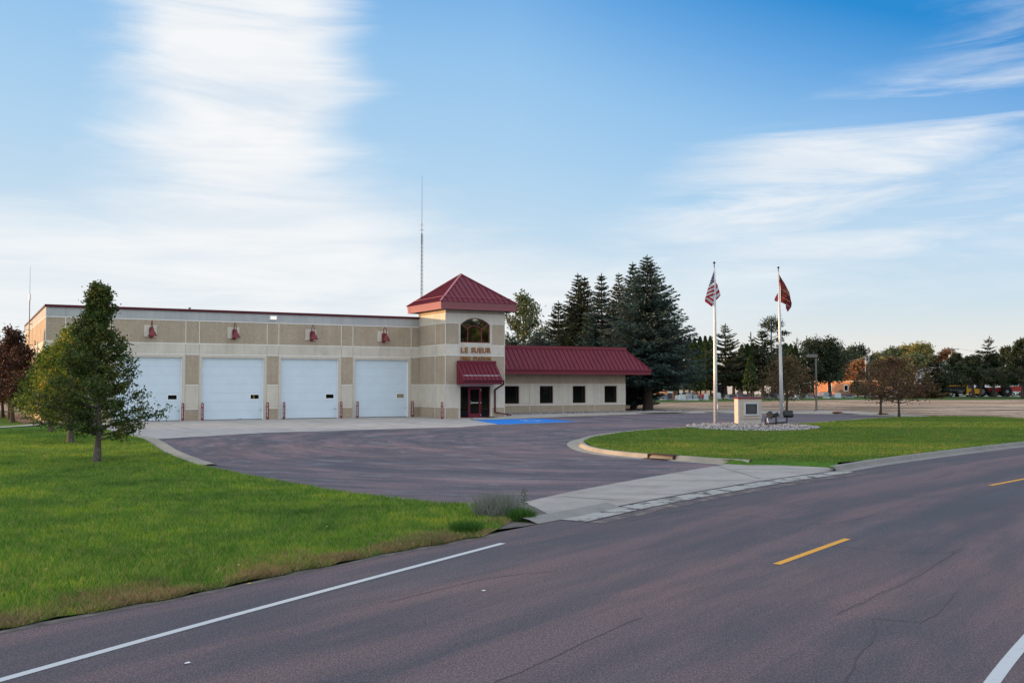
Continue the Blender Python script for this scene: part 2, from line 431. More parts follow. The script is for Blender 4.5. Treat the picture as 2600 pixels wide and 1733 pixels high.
# glow about the low sun, out of frame to the left
dp = N(nt, 'ShaderNodeVectorMath', operation='DOT_PRODUCT'); nt.links.new(tc.outputs['Generated'], dp.inputs[0]); dp.inputs[1].default_value = SUNV
glow = math_(nt, 'POWER', math_(nt, 'MAXIMUM', dp.outputs['Value'], 0.0), 9.0)
col = mixc(nt, math_(nt, 'MULTIPLY', glow, .95), col, (1.9, 1.35, .80), 'ADD')
bg1 = N(nt, 'ShaderNodeBackground', inp={'Strength': .10}); nt.links.new(sky.outputs[0], bg1.inputs[0])
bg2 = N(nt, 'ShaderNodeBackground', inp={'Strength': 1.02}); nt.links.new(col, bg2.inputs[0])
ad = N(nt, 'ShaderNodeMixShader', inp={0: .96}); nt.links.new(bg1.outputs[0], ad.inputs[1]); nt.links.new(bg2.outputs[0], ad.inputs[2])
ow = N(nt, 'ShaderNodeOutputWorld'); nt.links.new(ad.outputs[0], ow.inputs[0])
w.cycles.sampling_method = 'MANUAL'; w.cycles.sample_map_resolution = 512
ld = bpy.data.lights.new('sun', 'SUN'); ld.energy = 6.5; ld.angle = R(.6); ld.color = (1.0, .56, .27)
lo = bpy.data.objects.new('sun', ld); COL.objects.link(lo); lo.location = (-60, 20, 60)
lo.rotation_euler = SUNV.to_track_quat('Z', 'Y').to_euler()
vs = SC.view_settings; vs.view_transform = 'Standard'; vs.look = 'None'; vs.gamma = 1; vs.use_curve_mapping = False; vs.exposure = 0.0
SC.cycles.max_bounces = 6; SC.cycles.diffuse_bounces = 3; SC.cycles.glossy_bounces = 3; SC.cycles.transparent_max_bounces = 6
# ------------------------------------------------------------------ ground, road, lot, lawns
GREEN = mat_ground_green('lawn soil and grass', (.032, .070, .010), (.060, .135, .016), (.11, .175, .028))
FARG = mat_ground_green('cemetery grass', (.030, .060, .014), (.050, .095, .018), (.080, .11, .03), .12)
g = flat('ground', [(-900, -300), (900, -300), (1800, 3000), (-1800, 3000)], -.05, FARG)
fm, nt = new_mat('stubble field')
tcs = nt.nodes.new('ShaderNodeTexCoord').outputs['Object']
s1 = noise(nt, .16, 6, .75, vec=tcs, stretch=(.5, 2.0, 1), rot=(0, 0, R(-12)), dist=.5); s2 = noise(nt, 2.6, 5, .85, vec=tcs, stretch=(.75, 1.3, 1), rot=(0, 0, R(-12)))
h = math_(nt, 'ADD', math_(nt, 'MULTIPLY', s1, .6), math_(nt, 'MULTIPLY', s2, .4))
colf = ramp(nt, h, [(.44, (.11, .070, .050)), (.49, (.26, .180, .120)), (.55, (.50, .37, .25))])
finish(nt, colf, .95, bump=s2, bstr=1, bdist=.08, spec=.1)
flat('field', [(-75, 92), (-40, 90), (-25, 100), (9.9, 88.5), (18.9, 93.8), (22.9, 93.8), (28.2, 89.4), (31.9, 79.5), (33.4, 73.4), (34.2, 66.5), (46, 76), (80, 96), (160, 120), (260, 150),
              (260, 158), (79, 153.8), (47.3, 149.8), (31, 136.5), (14.6, 127.4), (-20, 126), (-75, 130)], -.02, fm)

ROADL = resample([(-40, -38), (-22, -12.5), (-12, 1.2), (-5.2, 10.1), (-3.9, 11.7), (-2.3, 14.0), (-.35, 16.5), (.85, 18.2), (2.15, 20.1), (3.9, 22.35), (6.35, 25.3), (9.1, 28.2), (10.96, 30.4), (14.2, 33.75), (17.3, 36.85), (20.6, 40.0), (26.5, 45.3), (34, 51.2), (46, 59.4), (70, 73), (110, 92), (180, 118), (300, 155)], 1.0)
strip('road', ROADL, [0, 1.2, 2.5, 4, 6, 8, 10, 11.3], 0.0, M['asphalt'])
def sub(path, a, b):          # part of a path between arc-length values
    out = []; s = 0
    for i, p in enumerate(path):
        if i: s += (path[i]-path[i-1]).length
        if a <= s <= b: out.append(p)
    return out
def nearest_s(path, q):
    s = 0; best = (1e9, 0)
    for i, p in enumerate(path):
        if i: s += (path[i]-path[i-1]).length
        dd = (p-Vector(q)).length
        if dd < best[0]: best = (dd, s)
    return best[1]
WL = resample([(-22, -26), (-12.4, -6.4), (-8.4, .75), (-4.23, 8.48), (-2.40, 11.72), (-.14, 15.53)], .5)
strip('edge_line', WL, [-.052, .052], .004, M['pwhite'], label='white painted line along the near lawn side of the road')
for a, b in (((3.62, 13.74), (5.34, 15.97)), ((11.6, 24.28), (13.9, 26.55))):
    strip('centre_dash', [Vector(a), (Vector(a)+Vector(b))/2, Vector(b)], [-.055, .055], .004, M['pyel'])
strip('far_edge_line', resample([(-9, -11.5), (-1, .8), (2.1, 5.55), (4.4, 8.95), (6.9, 12.2), (9.8, 15.6), (14, 20.2), (21, 27.2)], .5), [-.06, .06], .004, M['pwhite'])
# tar filled cracks
def crack(pts, wd=.02):
    P = resample(pts, .25); Q = [Vector((p.x+random.uniform(-.03, .03), p.y+random.uniform(-.03, .03))) for p in P]
    strip('pavement_crack', Q, [-wd*.5, wd*random.uniform(.3, .6)], .003, M['crack'])
def px(x, y, z=0):            # a pixel of the 2600 px photo to the ground
    a = (x-1300)/2528; b = (866.5-y)/2528; p = math.atan(106.5/2528)
    d = Vector((a, math.cos(p)-b*math.sin(p), math.sin(p)+b*math.cos(p))); t = (z-H0)/d.z
    return (d.x*t, d.y*t)
k = 2600/2352
for pts in ([(1640, 1300), (1880, 1308), (2080, 1330), (2220, 1308)], [(2140, 1733), (2225, 1600), (2215, 1570), (2340, 1580), (2430, 1500)],
            [(2340, 1276), (2600, 1298)], [(980, 1530), (1240, 1468), (1420, 1450)], [(1900, 1278), (2150, 1284), (2330, 1250)], [(1200, 1760), (1440, 1650), (1620, 1570)], [(1600, 1322), (1700, 1300), (1890, 1276)],
            [(2440, 1390), (2330, 1460), (2120, 1560)], [(2000, 1375), (2300, 1402), (2450, 1400)]):
    crack([px(*q) for q in pts], .012)

LOT = [(7.2, 31.1), (.31, 20.85), (-1.6, 20.5), (-3.9, 22.5), (-6.8, 26.3), (-9.7, 30.2), (-12.5, 35.6), (-16.5, 44), (-17, 50), (-3, 60), (-1, 69), (9.2, 79.7), (15.5, 83.3), (22, 83), (26, 81), (28.5, 77), (30.5, 72.5), (31, 69), (24, 60), (18, 57), (8, 48), (6, 38), (7.5, 34)]
flat('parking_lot', LOT, .004, M['lot'])
# driveway apron along the road, with its cracked gutter row
KL = sub(ROADL, nearest_s(ROADL, (.9, 18.2)), nearest_s(ROADL, (9.2, 28.4)))
back = resample([(.25, 20.8), (1.56, 23.15), (3.75, 26.5), (6.9, 30.8), (8.2, 30.3), (9.25, 29.25)], .5)
flat('driveway_apron', [(p.x, p.y) for p in KL]+[(p.x, p.y) for p in back[::-1]], .012, M['conc2'])
strip('gutter', KL, [0.03, .60], .010, M['gutter'])
strip('gutter_wash', KL, [.60, .95], .004, M['wash'])
strip('gutter_edge', KL, [.57, .605], .0118, M['crack'])
strip('gutter_joint', KL, [-.05, .03], .014, M['crack'])
acc = 0
for i in range(2, len(KL)-2, 1):
    p = KL[i]; n = normals2(KL)[i]
    if random.random() < .9:
        a = p+n*.03; b = p+n*random.uniform(.45, .62)+Vector((random.uniform(-.35, .35), random.uniform(-.3, .3)))
        strip('gutter_crack', [a, (a+b)/2+Vector((random.uniform(-.05, .05), .03)), b], [-.018, .02], .0125, M['crack'])
for pts in ([(1430, 1261), (1560, 1270)], [(1810, 1180), (1930, 1216)]):
    strip('slab_joint', resample([px(*q) for q in pts], .5), [-.015, .015], .0155, M['dirt'])
flat('garage_apron', [tuple(UV(-23, .25))[:2], (-24.5, 58), (-17.9, 46.7), (-15.95, 44.03), (-12.5, 49.8), (-6.5, 54.1), (-2.85, 56.3), (-1.36, 59.6), (-.5, 60.5), (-2.6, 67.7), tuple(UV(1.6, -6.9))[:2], tuple(UV(4, -4.4))[:2], tuple(UV(4, .2))[:2]], .010, M['conc'])
for k_ in range(1, 6):        # control joints across the slab in front of the doors
    u = -22.6+k_*4.55
    a = UV(u, 0)-NN*.3; b = UV(u, -16.5 if k_ > 1 else -18)
    strip('slab_joint', [Vector(a[:2]), Vector(((a+b)/2)[:2]), Vector(b[:2])], [-.02, .02], .0135, M['kerb2'])
a = UV(-21.5, -8.5); b = UV(0, -8.5); strip('slab_joint', [Vector(a[:2]), Vector(b[:2])], [-.02, .02], .0135, M['kerb2'])
# walk along the office wing
flat('sidewalk', [tuple(UV(4.2, -7.0))[:2], (9.2, 80.0), (15.46, 83.5), (19.54, 82.4), (25.64, 81.2), (28.0, 77.6), (29.7, 72.2), (30.6, 72.6), (29.4, 79), (28.5, 85.0), (23, 88), (18, 88.5), tuple(UV(20.2, .4))[:2], tuple(UV(5.7, -.6))[:2], tuple(UV(4.2, -4.2))[:2]], .10, M['conc'])
strip('kerb', resample([tuple(UV(1.8, -7.2))[:2], tuple(UV(4.2, -7.05))[:2], (9.2, 79.85), (15.46, 83.35), (19.5, 82.25), (25.5, 81.05), (27.9, 77.5), (29.6, 72.0)], .8), [.0, .02, .18], .0, M['kerb'], zs=[.10, .115, .004])
# blue bay and stall lines
flat('blue_parking_bay', [(-2.70, 67.5), (-.75, 59.9), (4.25, 64.5), (2.11, 69.9)], .016, M['pblue'])
def line(a, b, wd=.10, z=.016, m='pstall', nm='stall_line'):
    a = Vector(a); b = Vector(b); strip(nm, [a, (a+b)/2, b], [-wd/2, wd/2], z, M[m])
for a, b in (((3.41, 68.9), (5.99, 64.57)), ((5.81, 71.5), (8.02, 66.3)), ((8.06, 73.6), (10.5, 68.3)), ((10.8, 75.4), (12.9, 71)), ((13.47, 77.8), (15.61, 72.6)), ((15.9, 79.2), (17.6, 75.5)), ((1.8, 68.4), (4.35, 64.55))): line(a, b)
for t_ in (.2, .45, .7, .95): line((2.2+2.4*t_*.95, 68.9-4.2*t_), (3.5+2.5*t_, 68.7-4.1*t_+.4))
line((-.75, 59.8), (4.3, 64.5), .12); 
# wheelchair symbol
cx, cy = 1.15, 66.0; wv = Vector((.72, .69)); hv = Vector((-.40, .92))*1.1
def sy(pts, wd=.10):
    P = [Vector((cx, cy))+wv*x+hv*y for x, y in pts]; strip('wheelchair_symbol', P, [-wd/2, wd/2], .020, M['pwhite'])
sy([(.55*math.cos(t), .55*math.sin(t)-.35) for t in np.linspace(2.2, 5.9, 14)], .14); sy([(0, .9), (0, .15), (.5, .1), (.75, -.6), (1.0, -.55)], .16)
flat('wheelchair_symbol', [tuple((Vector((cx, cy))+wv*(.16*math.cos(t))+hv*(1.15+.16*math.sin(t)))) for t in np.linspace(0, 5.9, 12)], .020, M['pwhite'])

# left lawn (raised a little behind its kerb)
LL = [(-.2, 17.15), (.15, 18.7), (-.35, 20.25), (-1.6, 20.55), (-3.85, 22.55), (-6.9, 26.45), (-9.72, 30.4), (-12.55, 35.85), (-16.15, 43.75), (-18.0, 46.95), (-24.9, 58.2), (-27.0, 62.3), tuple(UV(-24.4, -.9))[:2], tuple(UV(-26, 20))[:2], tuple(UV(-26, 40))[:2], (-90, 92), (-120, 20), (-60, -50), (-40.5, -37.6)]
RQ = resample([(p.x, p.y) for p in ROADL if p.y < 16.9], .2)
RE = [(p.x+n.x*o_, p.y+n.y*o_) for p, n, o_ in zip(RQ, normals2(RQ), [.05+.045*math.sin(i*1.7)+.035*math.sin(i*.53+1)+random.uniform(-.015, .03) for i in range(len(RQ))])]
strip('road_edge_dirt', RQ, [-.7, .20], .003, M['dirt'])
flat('lawn', LL+RE[2:], .012, GREEN)
strip('kerb', resample([(-18.0, 46.95), (-15.98, 43.9), (-12.3, 35.85), (-9.5, 30.5), (-9.25, 30.0)], .8), [-.42, -.30, -.14, .0, .10], .0, [M['kerb'], M['kerb']], zs=[.008, .05, .05, .02, .008])
strip('side_walk_strip', [Vector(px(*q)) for q in ((-500, 1112), (-60, 1090), (60, 1082), (112, 1077), (170, 1073))], [-.45, .45], .05, M['conc'])
fb = [UV(-24.45, -.1), UV(-24.45, 25.5), UV(-26.2, 25.5), UV(-25.8, 8), UV(-25.6, -.3)]
flat('gravel_strip', [tuple(p)[:2] for p in fb], .045, mat_plain('dark gravel', (.16, .11, .09), .95, var=.5, scale=7))
# nose of kerb at the driveway mouth
flat('shoulder_dirt', [(-1.2, 16.2), (.2, 17.35), (.75, 18.0), (1.3, 19), (.7, 21.3), (-1, 20.9), (-2, 19)], .0035, M['dirt'])
flat('shoulder_dirt', [(8.7, 30.7), (10.3, 30.2), (9.9, 29.1), (9.2, 28.8)], .0035, M['dirt'])
strip('kerb', resample([(.28, 17.75), (.55, 18.1), (.95, 18.6), (1.6, 19.5), (2.0, 20.05)], .3), [-.24, -.12, .0, .22], .0, M['kerb2'], zs=[.02, .085, .07, .008])

# island and right lawn
ISL = [(5.38, 32.35), (3.95, 33.95), (3.05, 36.5), (2.9, 40.6), (3.6, 43.9), (5.2, 47.7), (7.25, 50.9), (9.9, 53.5), (13.7, 55.9), (17.5, 58.9), (21.5, 63.6), (24, 66.7), (26.8, 69.3), (29.8, 70.4), (33.5, 72.2), (34.3, 66.3), (46, 76), (80, 96), (160, 120)]
FR = [(p.x-n.x*.22, p.y-n.y*.22) for p, n in zip(ROADL, normals2(ROADL)) if 30.0 < p.y < 112]
flat('lawn', ISL+FR[::-1]+[(9.45, 29.6), (8.2, 30.45), (6.7, 30.6)], .125, GREEN)
strip('kerb', resample([(7.3, 30.5), (6.6, 31.0), (5.4, 32.35), (3.95, 33.95), (3.02, 36.5), (2.85, 40.6), (3.5, 44.0), (5.1, 47.8), (7.15, 51.0), (9.8, 53.6), (13.6, 56.0), (17.4, 59.0), (21.4, 63.7), (23.9, 66.9), (26.8, 69.5), (30, 70.6)], .6),
      [.10, .0, -.14, -.22, -.62], .0, M['kerb'], zs=[.10, .15, .145, .02, .010])
strip('kerb', sub(ROADL, nearest_s(ROADL, (9.5, 28.6)), 9999), [-.24, -.17, -.02, .04, .40], .0, M['kerb2'], zs=[.12, .14, .135, .02, .008])

strip('lawn_slope', resample([(7.15, 30.85), (6.75, 30.55), (8.2, 30.42), (9.42, 29.58), (9.62, 29.55)], .4), [-.25, .0, .16, .34], .0, GREEN, zs=[.124, .126, .07, .008])
# rock bed round the monument
RB = [(13.0+3.55*math.cos(t)+.5*math.sin(t), 54.2+5.0*math.sin(t)-.2*math.cos(t)) for t in np.linspace(0, 2*math.pi, 33)[:-1]]
flat('rock_bed', RB, .135, mat_plain('rock bed base', (.13, .12, .115), .95, var=.3))
def rocks(name, pts, size, mat, zb, **kw):
    base = np.array([(1, 0, 0), (-1, 0, 0), (0, 1, 0), (0, -1, 0), (0, 0, 1), (0, 0, -1)], float)
    tri = [(0, 2, 4), (2, 1, 4), (1, 3, 4), (3, 0, 4), (2, 0, 5), (1, 2, 5), (3, 1, 5), (0, 3, 5)]
    n = len(pts); pts = np.array(pts)
    V = base[None]*rng.uniform(.6, 1.3, (n, 6, 1))*np.array([1, 1, .65])
    th = rng.uniform(0, 6.28, n); c, s = np.cos(th), np.sin(th)
    x = V[..., 0]*c[:, None]-V[..., 1]*s[:, None]; y = V[..., 0]*s[:, None]+V[..., 1]*c[:, None]
    V = np.stack([x, y, V[..., 2]], -1)*(rng.uniform(.6, 1.4, (n, 1, 1))*size)
    V[..., 0] += pts[:, None, 0]; V[..., 1] += pts[:, None, 1]; V[..., 2] += zb+size*.3
    f = np.array(tri)[None]+(np.arange(n)*6)[:, None, None]
    me = bpy.data.meshes.new(name); me.from_pydata(V.reshape(-1, 3).tolist(), [], f.reshape(-1, 3).tolist()); me.materials.append(mat)
    o = bpy.data.objects.new(name, me); COL.objects.link(o); return tag(o, **kw)
ROCK = mat_leaf('pale river rock', [(.05, .046, .045), (.15, .14, .135), (.26, .245, .24), (.42, .40, .39)], trans=0, patch=.1, rough=.85)
pp = []
while len(pp) < 6500:
    r = math.sqrt(random.random())*.985; t_ = random.uniform(0, 6.283)
    pp.append((13.0+r*(3.55*math.cos(t_)+.5*math.sin(t_)), 54.2+r*(5.0*math.sin(t_)-.2*math.cos(t_))))
rocks('decorative_rocks', pp, .055, ROCK, .135, kind='stuff', label='pale river rocks filling the bed round the stone monument', cat='rocks')
pp = []
for _ in range(5200):
    u = random.uniform(5.7, 20.4); pp.append(tuple(UV(u, random.uniform(-.55, .95) if u < 20.2 else random.uniform(-.5, .6)))[:2])
for _ in range(700):
    u = random.uniform(20.3, 26); pp.append(tuple(UV(u, random.uniform(.2, 1.1)+(u-20)*.1))[:2])
rocks('wall_rocks', pp, .06, ROCK, .10, kind='stuff', label='pale landscaping rocks along the foot of the office wing', cat='rocks')

# ---- grass blades
from mathutils.geometry import delaunay_2d_cdt
def inside(poly, X, Y):
    c = np.zeros(len(X), bool); n = len(poly)
    for i in range(n):
        x1, y1 = poly[i]; x2, y2 = poly[(i+1) % n]
        if y1 == y2: continue
        t = ((y1 > Y) != (y2 > Y)) & (X < (x2-x1)*(Y-y1)/(y2-y1)+x1); c ^= t
    return c
def scatter(poly, n, dmin, dmax, power=1.6, frustum=.54, amax=None):
    """points in view, denser near the camera"""
    u = rng.random(n); q = 2-power
    r = (dmin**q+u*(dmax**q-dmin**q))**(1/q); th = rng.uniform(-frustum, frustum, n)
    X = r*np.sin(th); Y = r*np.cos(th); k = inside(poly, X, Y); return X[k], Y[k]
def blades(name, X, Y, z0, h, wd, mat, lean=.5, hv=.5, **kw):
    n = len(X); D_ = np.hypot(X, Y); ww = np.maximum(wd, D_*.00075)*rng.uniform(.7, 1.3, n)
    hh = h*rng.uniform(1-hv, 1+hv, n); th = rng.uniform(0, 6.28, n); lt = rng.uniform(0, 6.28, n); ll = hh*lean*rng.uniform(.2, 1.2, n)
    V = np.zeros((n, 3, 3)); dx = np.cos(th)*ww/2; dy = np.sin(th)*ww/2
    V[:, 0] = np.stack([X-dx, Y-dy, np.full(n, z0)], 1); V[:, 1] = np.stack([X+dx, Y+dy, np.full(n, z0)], 1)
    V[:, 2] = np.stack([X+np.cos(lt)*ll, Y+np.sin(lt)*ll, z0+hh], 1)
    o = raw_mesh(name, V, 3, mat); return tag(o, **kw)
def mat_grass(name, cols, patch_cols, trans=.35):
    m, nt = new_mat(name)
    g = nt.nodes.new('ShaderNodeNewGeometry')
    n = len(cols)
    base = ramp(nt, g.outputs['Random Per Island'], [((i+.5)/n, c) for i, c in enumerate(cols)])
    f1 = noise(nt, .38, 4, .6, vec=g.outputs['Position']); f2 = noise(nt, 2.1, 4, .65, vec=g.outputs['Position'])
    f = math_(nt, 'ADD', math_(nt, 'MULTIPLY', f1, .55), math_(nt, 'MULTIPLY', f2, .45))
    tint = ramp(nt, f, [(p, c) for p, c in patch_cols])
    col = mixc(nt, 1.0, base, tint, 'MULTIPLY')
    b = N(nt, 'ShaderNodeBsdfPrincipled', inp={'Roughness': .6, 'Specular IOR Level': .2}); nt.links.new(col, b.inputs['Base Color'])
    t = nt.nodes.new('ShaderNodeBsdfTranslucent'); nt.links.new(col, t.inputs[0])
    mx = nt.nodes.new('ShaderNodeMixShader'); mx.inputs[0].default_value = trans
    nt.links.new(b.outputs[0], mx.inputs[1]); nt.links.new(t.outputs[0], mx.inputs[2])
    o = nt.nodes.new('ShaderNodeOutputMaterial'); nt.links.new(mx.outputs[0], o.inputs[0]); return m
GR = mat_grass('grass blades', [(.068, .17, .014), (.098, .24, .018), (.145, .30, .025), (.22, .34, .048), (.32, .30, .11)],
               [(.36, (.38, .50, .5)), (.45, (.75, .82, .8)), (.52, (.98, 1.0, .9)), (.60, (1.5, 1.25, .8)), (.68, (1.9, 1.2, .8))])
GR2 = mat_grass('island grass blades', [(.06, .165, .014), (.08, .20, .018), (.11, .235, .022), (.19, .25, .045), (.24, .21, .085)],
               [(.36, (.65, .75, .75)), (.48, (1.0, 1.0, .95)), (.56, (1.15, 1.05, 1.0)), (.66, (1.9, 1.15, 1.15))])
DRY = mat_grass('dry grass blades', [(.20, .13, .07), (.34, .23, .12), (.46, .34, .20), (.26, .20, .09), (.12, .20, .03)], [(.36, (.6, .6, .6)), (.62, (1.25, 1.15, 1.05))])
LP = [tuple(p) for p in LL]+RE[2:]
X, Y = scatter(LP, 1500000, 9.2, 58, 1.15)
# thin the grass close to the tarmac so the edge is ragged
RLn = np.array([(p.x, p.y) for p in ROADL if p.y < 17.5 and p.y > 5])
def distroad(X, Y):
    d = np.full(len(X), 9e9)
    for q in RLn: d = np.minimum(d, (X-q[0])**2+(Y-q[1])**2)
    return np.sqrt(d)
dr = distroad(X, Y)
keep = rng.random(len(X)) < np.clip((dr-.22)/.8, 0, 1)**.7
X, Y = X[keep], Y[keep]
blades('lawn_grass', X, Y, .01, .072, .006, GR, .9, .55, kind='stuff', label='bright green mown lawn grass left of the driveway', cat='grass')
Xd, Yd = scatter(LP, 1300000, 9.2, 22, 1.1); dd = distroad(Xd, Yd)
wob = .72+.28*np.sin(Xd*2.3+Yd*1.1)+.2*np.sin(Xd*6.1-Yd*3.3)
kd = (dd < wob*rng.uniform(.3, 1.25, len(Xd)))
blades('dry_grass', Xd[kd], Yd[kd], .008, .06, .006, DRY, 1.5, .6, kind='stuff', label='dry straw coloured grass fringe along the road edge', cat='grass')
IP = [tuple(p) for p in ISL]+FR[::-1]+[(9.45, 29.6), (8.2, 30.45), (6.7, 30.6)]
X, Y = scatter(IP, 900000, 28, 78, 1.2)
k_ = ~inside(RB, X, Y); X, Y = X[k_], Y[k_]
blades('island_grass', X, Y, .12, .055, .008, GR2, .8, .5, kind='stuff', label='green mown grass on the kerbed island with the flagpoles', cat='grass')
# tufts on the gravel side, grey dry bush and weed by the driveway mouth
n = 1250; a = rng.uniform(0, 6.28, n); r = np.sqrt(rng.random(n)); bx = -.28+r*np.cos(a)*.44; by = 18.75+r*np.sin(a)*.6
blades('dry_bush', bx, by, .01, .34, .005, mat_grass('dry bush', [(.13, .14, .12), (.21, .20, .19), (.29, .275, .26), (.13, .20, .08)], [(.3, (.8, .8, .8)), (.7, (1.1, 1.1, 1.1))]), .75, .5,
       label='wispy grey dry bush at the corner of the driveway', cat='bush')
n = 1500; a = rng.uniform(0, 6.28, n); r = np.sqrt(rng.random(n))
for cx_, cy_, rr, nm_, lb in ((.17, 18.1, .22, 'weed', 'dark green weed clump beside the driveway kerb nose'), (-.75, 16.55, .24, 'weed', 'low dark green weed tuft at the lawn corner by the road')):
    blades(nm_, cx_+r*np.cos(a)*rr, cy_+r*np.sin(a)*rr, .01, .16, .012, mat_grass('weed', [(.03, .09, .012), (.05, .14, .02), (.08, .18, .03)], [(.3, (.8, .8, .8)), (.7, (1.1, 1.1, 1.1))]), .9, .6, label=lb, cat='weed')
mb = MB(); mb.tube([(.2, 18.15, 0), (.22, 18.2, .42), (.24, 18.2, .55)], [.006, .005, .003], 5)
for i in range(16):
    z = .28+i*.017; a = i*2.4; mb.face([(.22, 18.2, z), (.22+.04*math.cos(a+.5), 18.2+.04*math.sin(a+.5), z+.03), (.22+.085*math.cos(a), 18.2+.085*math.sin(a), z+.02), (.22+.04*math.cos(a-.5), 18.2+.04*math.sin(a-.5), z+.01)])
tag(mb.build('tall_weed', mat_plain('weed leaf', (.05, .10, .025), .7), recalc=False), 'single tall leafy weed standing out against the driveway concrete', 'weed')
# storm drain in the island kerb
mb = MB(); a = Vector((4.75, 33.35, 0)); b = Vector((5.45, 32.5, 0)); t_ = (b-a).normalized(); s_ = Vector((t_.y, -t_.x, 0))
o_ = Vector((5.05, 32.75, 0)); t_ = (Vector((5.4, 32.35, 0))-Vector((3.95, 33.95, 0))).normalized(); s_ = Vector((-t_.y, t_.x, 0))
dr_ = empty('storm_drain', o_-s_*.0, math.atan2(t_.y, t_.x), label='rusty iron storm drain inlet set in the island kerb', cat='drain')
mb = MB(); mb.box(-.55, .55, -.30, .02, .135, .165); mb.box(-.55, -.50, -.30, .02, .0, .135); mb.box(.50, .55, -.30, .02, .0, .135); mb.box(-.50, .50, -.06, .02, .03, .135)
mb.build('inlet_hood', M['rust'], dr_, bevel=.008)
mb = MB(); mb.box(-.5, .5, -.62, -.30, .008, .022)
for i in range(9): mb.box(-.47+i*.105, -.43+i*.105, -.60, -.32, .022, .034)
mb.build('grate', M['rust'], dr_)
nl_ = 420; a_l = rng.uniform(0, 6.28, nl_); r_l = np.abs(rng.normal(0, 2.2, nl_)); P_ = np.stack([-12.8+r_l*np.cos(a_l)*1.3, 30.6+r_l*np.sin(a_l)*1.6, np.full(nl_, .06)], 1)
P_ = np.concatenate([P_, np.stack([rng.uniform(-9, -1, 60), rng.uniform(13, 26, 60), np.full(60, .06)], 1)]); P_ = P_[inside(LP, P_[:, 0], P_[:, 1])]
d_l = rng.normal(size=(len(P_), 3))*np.array([1, 1, .3]); d_l /= np.linalg.norm(d_l, axis=1)[:, None]; e_l = np.cross(d_l, [0, 0, 1.0]); 
tag(raw_mesh('fallen_leaves', np.stack([P_-d_l*.035, P_+e_l*.022, P_+d_l*.035, P_-e_l*.022], 1), 4, mat_leaf('fallen leaf tones', [(.25, .16, .03), (.40, .28, .05), (.22, .12, .04), (.45, .36, .12)], .1, .1)), 'yellow and brown fallen leaves scattered on the left lawn', 'leaves', kind='stuff')
# bits of litter and fallen leaves on the tarmac
for i, (x, y, c) in enumerate(((632, 1482, 'y'), (1228, 1500, 'w'), (475, 1684, 'w'))):
    p = px(x, y); mb = MB(); mb.face([(p[0]-.028, p[1], .008), (p[0]-.005, p[1]-.03, .010), (p[0]+.03, p[1]+.01, .008), (p[0]+.004, p[1]+.035, .012)])
    tag(mb.build('fallen_leaf' if c == 'y' else 'paper_scrap', mat_plain('leaf litter', (.5, .32, .05) if c == 'y' else (.6, .6, .58), .8), recalc=False),
        ('yellow maple leaf lying at the edge of the road', 'white scrap lying on the road past the edge line', 'pale scrap low on the near lane of the road')[i], 'leaf' if c == 'y' else 'litter')
# ------------------------------------------------------------------ fire station (local axes: x along the front, y into the building)
B = empty('fire_station', O0, AN, label='tan and cream precast fire station with maroon metal roofs and four white bay doors', cat='fire station')
WM = [M['tan'], M['light'], M['joint'], M['trim'], M['grey'], M['caulk']]
T, L_, J, TR, G_, K_ = range(6)
DEP = {T: .016, L_: .006, J: 0.0, TR: .003, G_: .006, K_: .022}
def panel(mb, us, zs, fn, tf, depth=.3):
    """cells of a precast wall; fn(u,z)-> material or None for an opening; tf(u,d,z)-> point"""
    nu, nz = len(us)-1, len(zs)-1
    A = [[fn((us[i]+us[i+1])/2, (zs[j]+zs[j+1])/2) for j in range(nz)] for i in range(nu)]
    dep = lambda i, j: (DEP[A[i][j]] if A[i][j] is not None else depth) if 0 <= i < nu and 0 <= j < nz else -1
    for i in range(nu):
        for j in range(nz):
            if A[i][j] is None: continue
            m = A[i][j]; d = DEP[m]; a, b, c, e = us[i], us[i+1], zs[j], zs[j+1]
            mb.face([tf(a, d, c), tf(b, d, c), tf(b, d, e), tf(a, d, e)], m)
            for (ii, jj, p, q) in ((i-1, j, (a, c), (a, e)), (i+1, j, (b, c), (b, e)), (i, j-1, (a, c), (b, c)), (i, j+1, (a, e), (b, e))):
                dd = dep(ii, jj)
                if dd > d: mb.face([tf(p[0], d, p[1]), tf(q[0], d, q[1]), tf(q[0], dd, q[1]), tf(p[0], dd, p[1])], m if m != J else J)
front = lambda v0: (lambda u, d, z: (u, v0+d, z))
left = lambda u0: (lambda v, d, z: (u0+d, v, z))
right = lambda u0: (lambda v, d, z: (u0-d, v, z))
backf = lambda v0: (lambda u, d, z: (u, v0-d, z))
def cuts(base, marks):
    s = set(base)
    for a, b in marks: s.add(a); s.add(b)
    return sorted(s)
doors = [(-20.30, -16.13), (-14.86, -10.70), (-9.50, -5.36), (-4.11, .03)]
DH = 4.20
vj = [(-23.27, -23.23)]
for a, b in doors: vj += [(a-.21, a-.175), (b+.175, b+.21)]
us = [-24.4, .86]
for a, b in doors: us += [a-.21, a-.175, a, b, b+.175, b+.21]
us += [-23.27, -23.23, -24.37]; us = sorted(set(us))
zs = [0, .74, .78, 2.35, 2.39, DH, 4.37, 4.42, 5.10, 5.15, 6.62, 6.67, 7.28]
def fmain(u, z):
    vjj = any(a < u < b for a, b in vj)
    for a, b in doors:
        if a < u < b and z < DH: return None
        if a-.176 < u < b+.176 and z < 4.37: return TR
    if vjj and z > 4.37: return K_ if z < 5.12 or z > 6.64 else J
    if vjj: return K_
    if u < -24.37: return J
    if z < .74: return T
    if z < .78: return J
    if z < 2.35: return L_
    if z < 2.39: return J
    if z < 4.37: return T
    if z < 4.42: return J
    if z < 5.10: return L_
    if z < 5.15: return J
    if z < 6.62: return T
    if z < 6.67: return J
    return G_
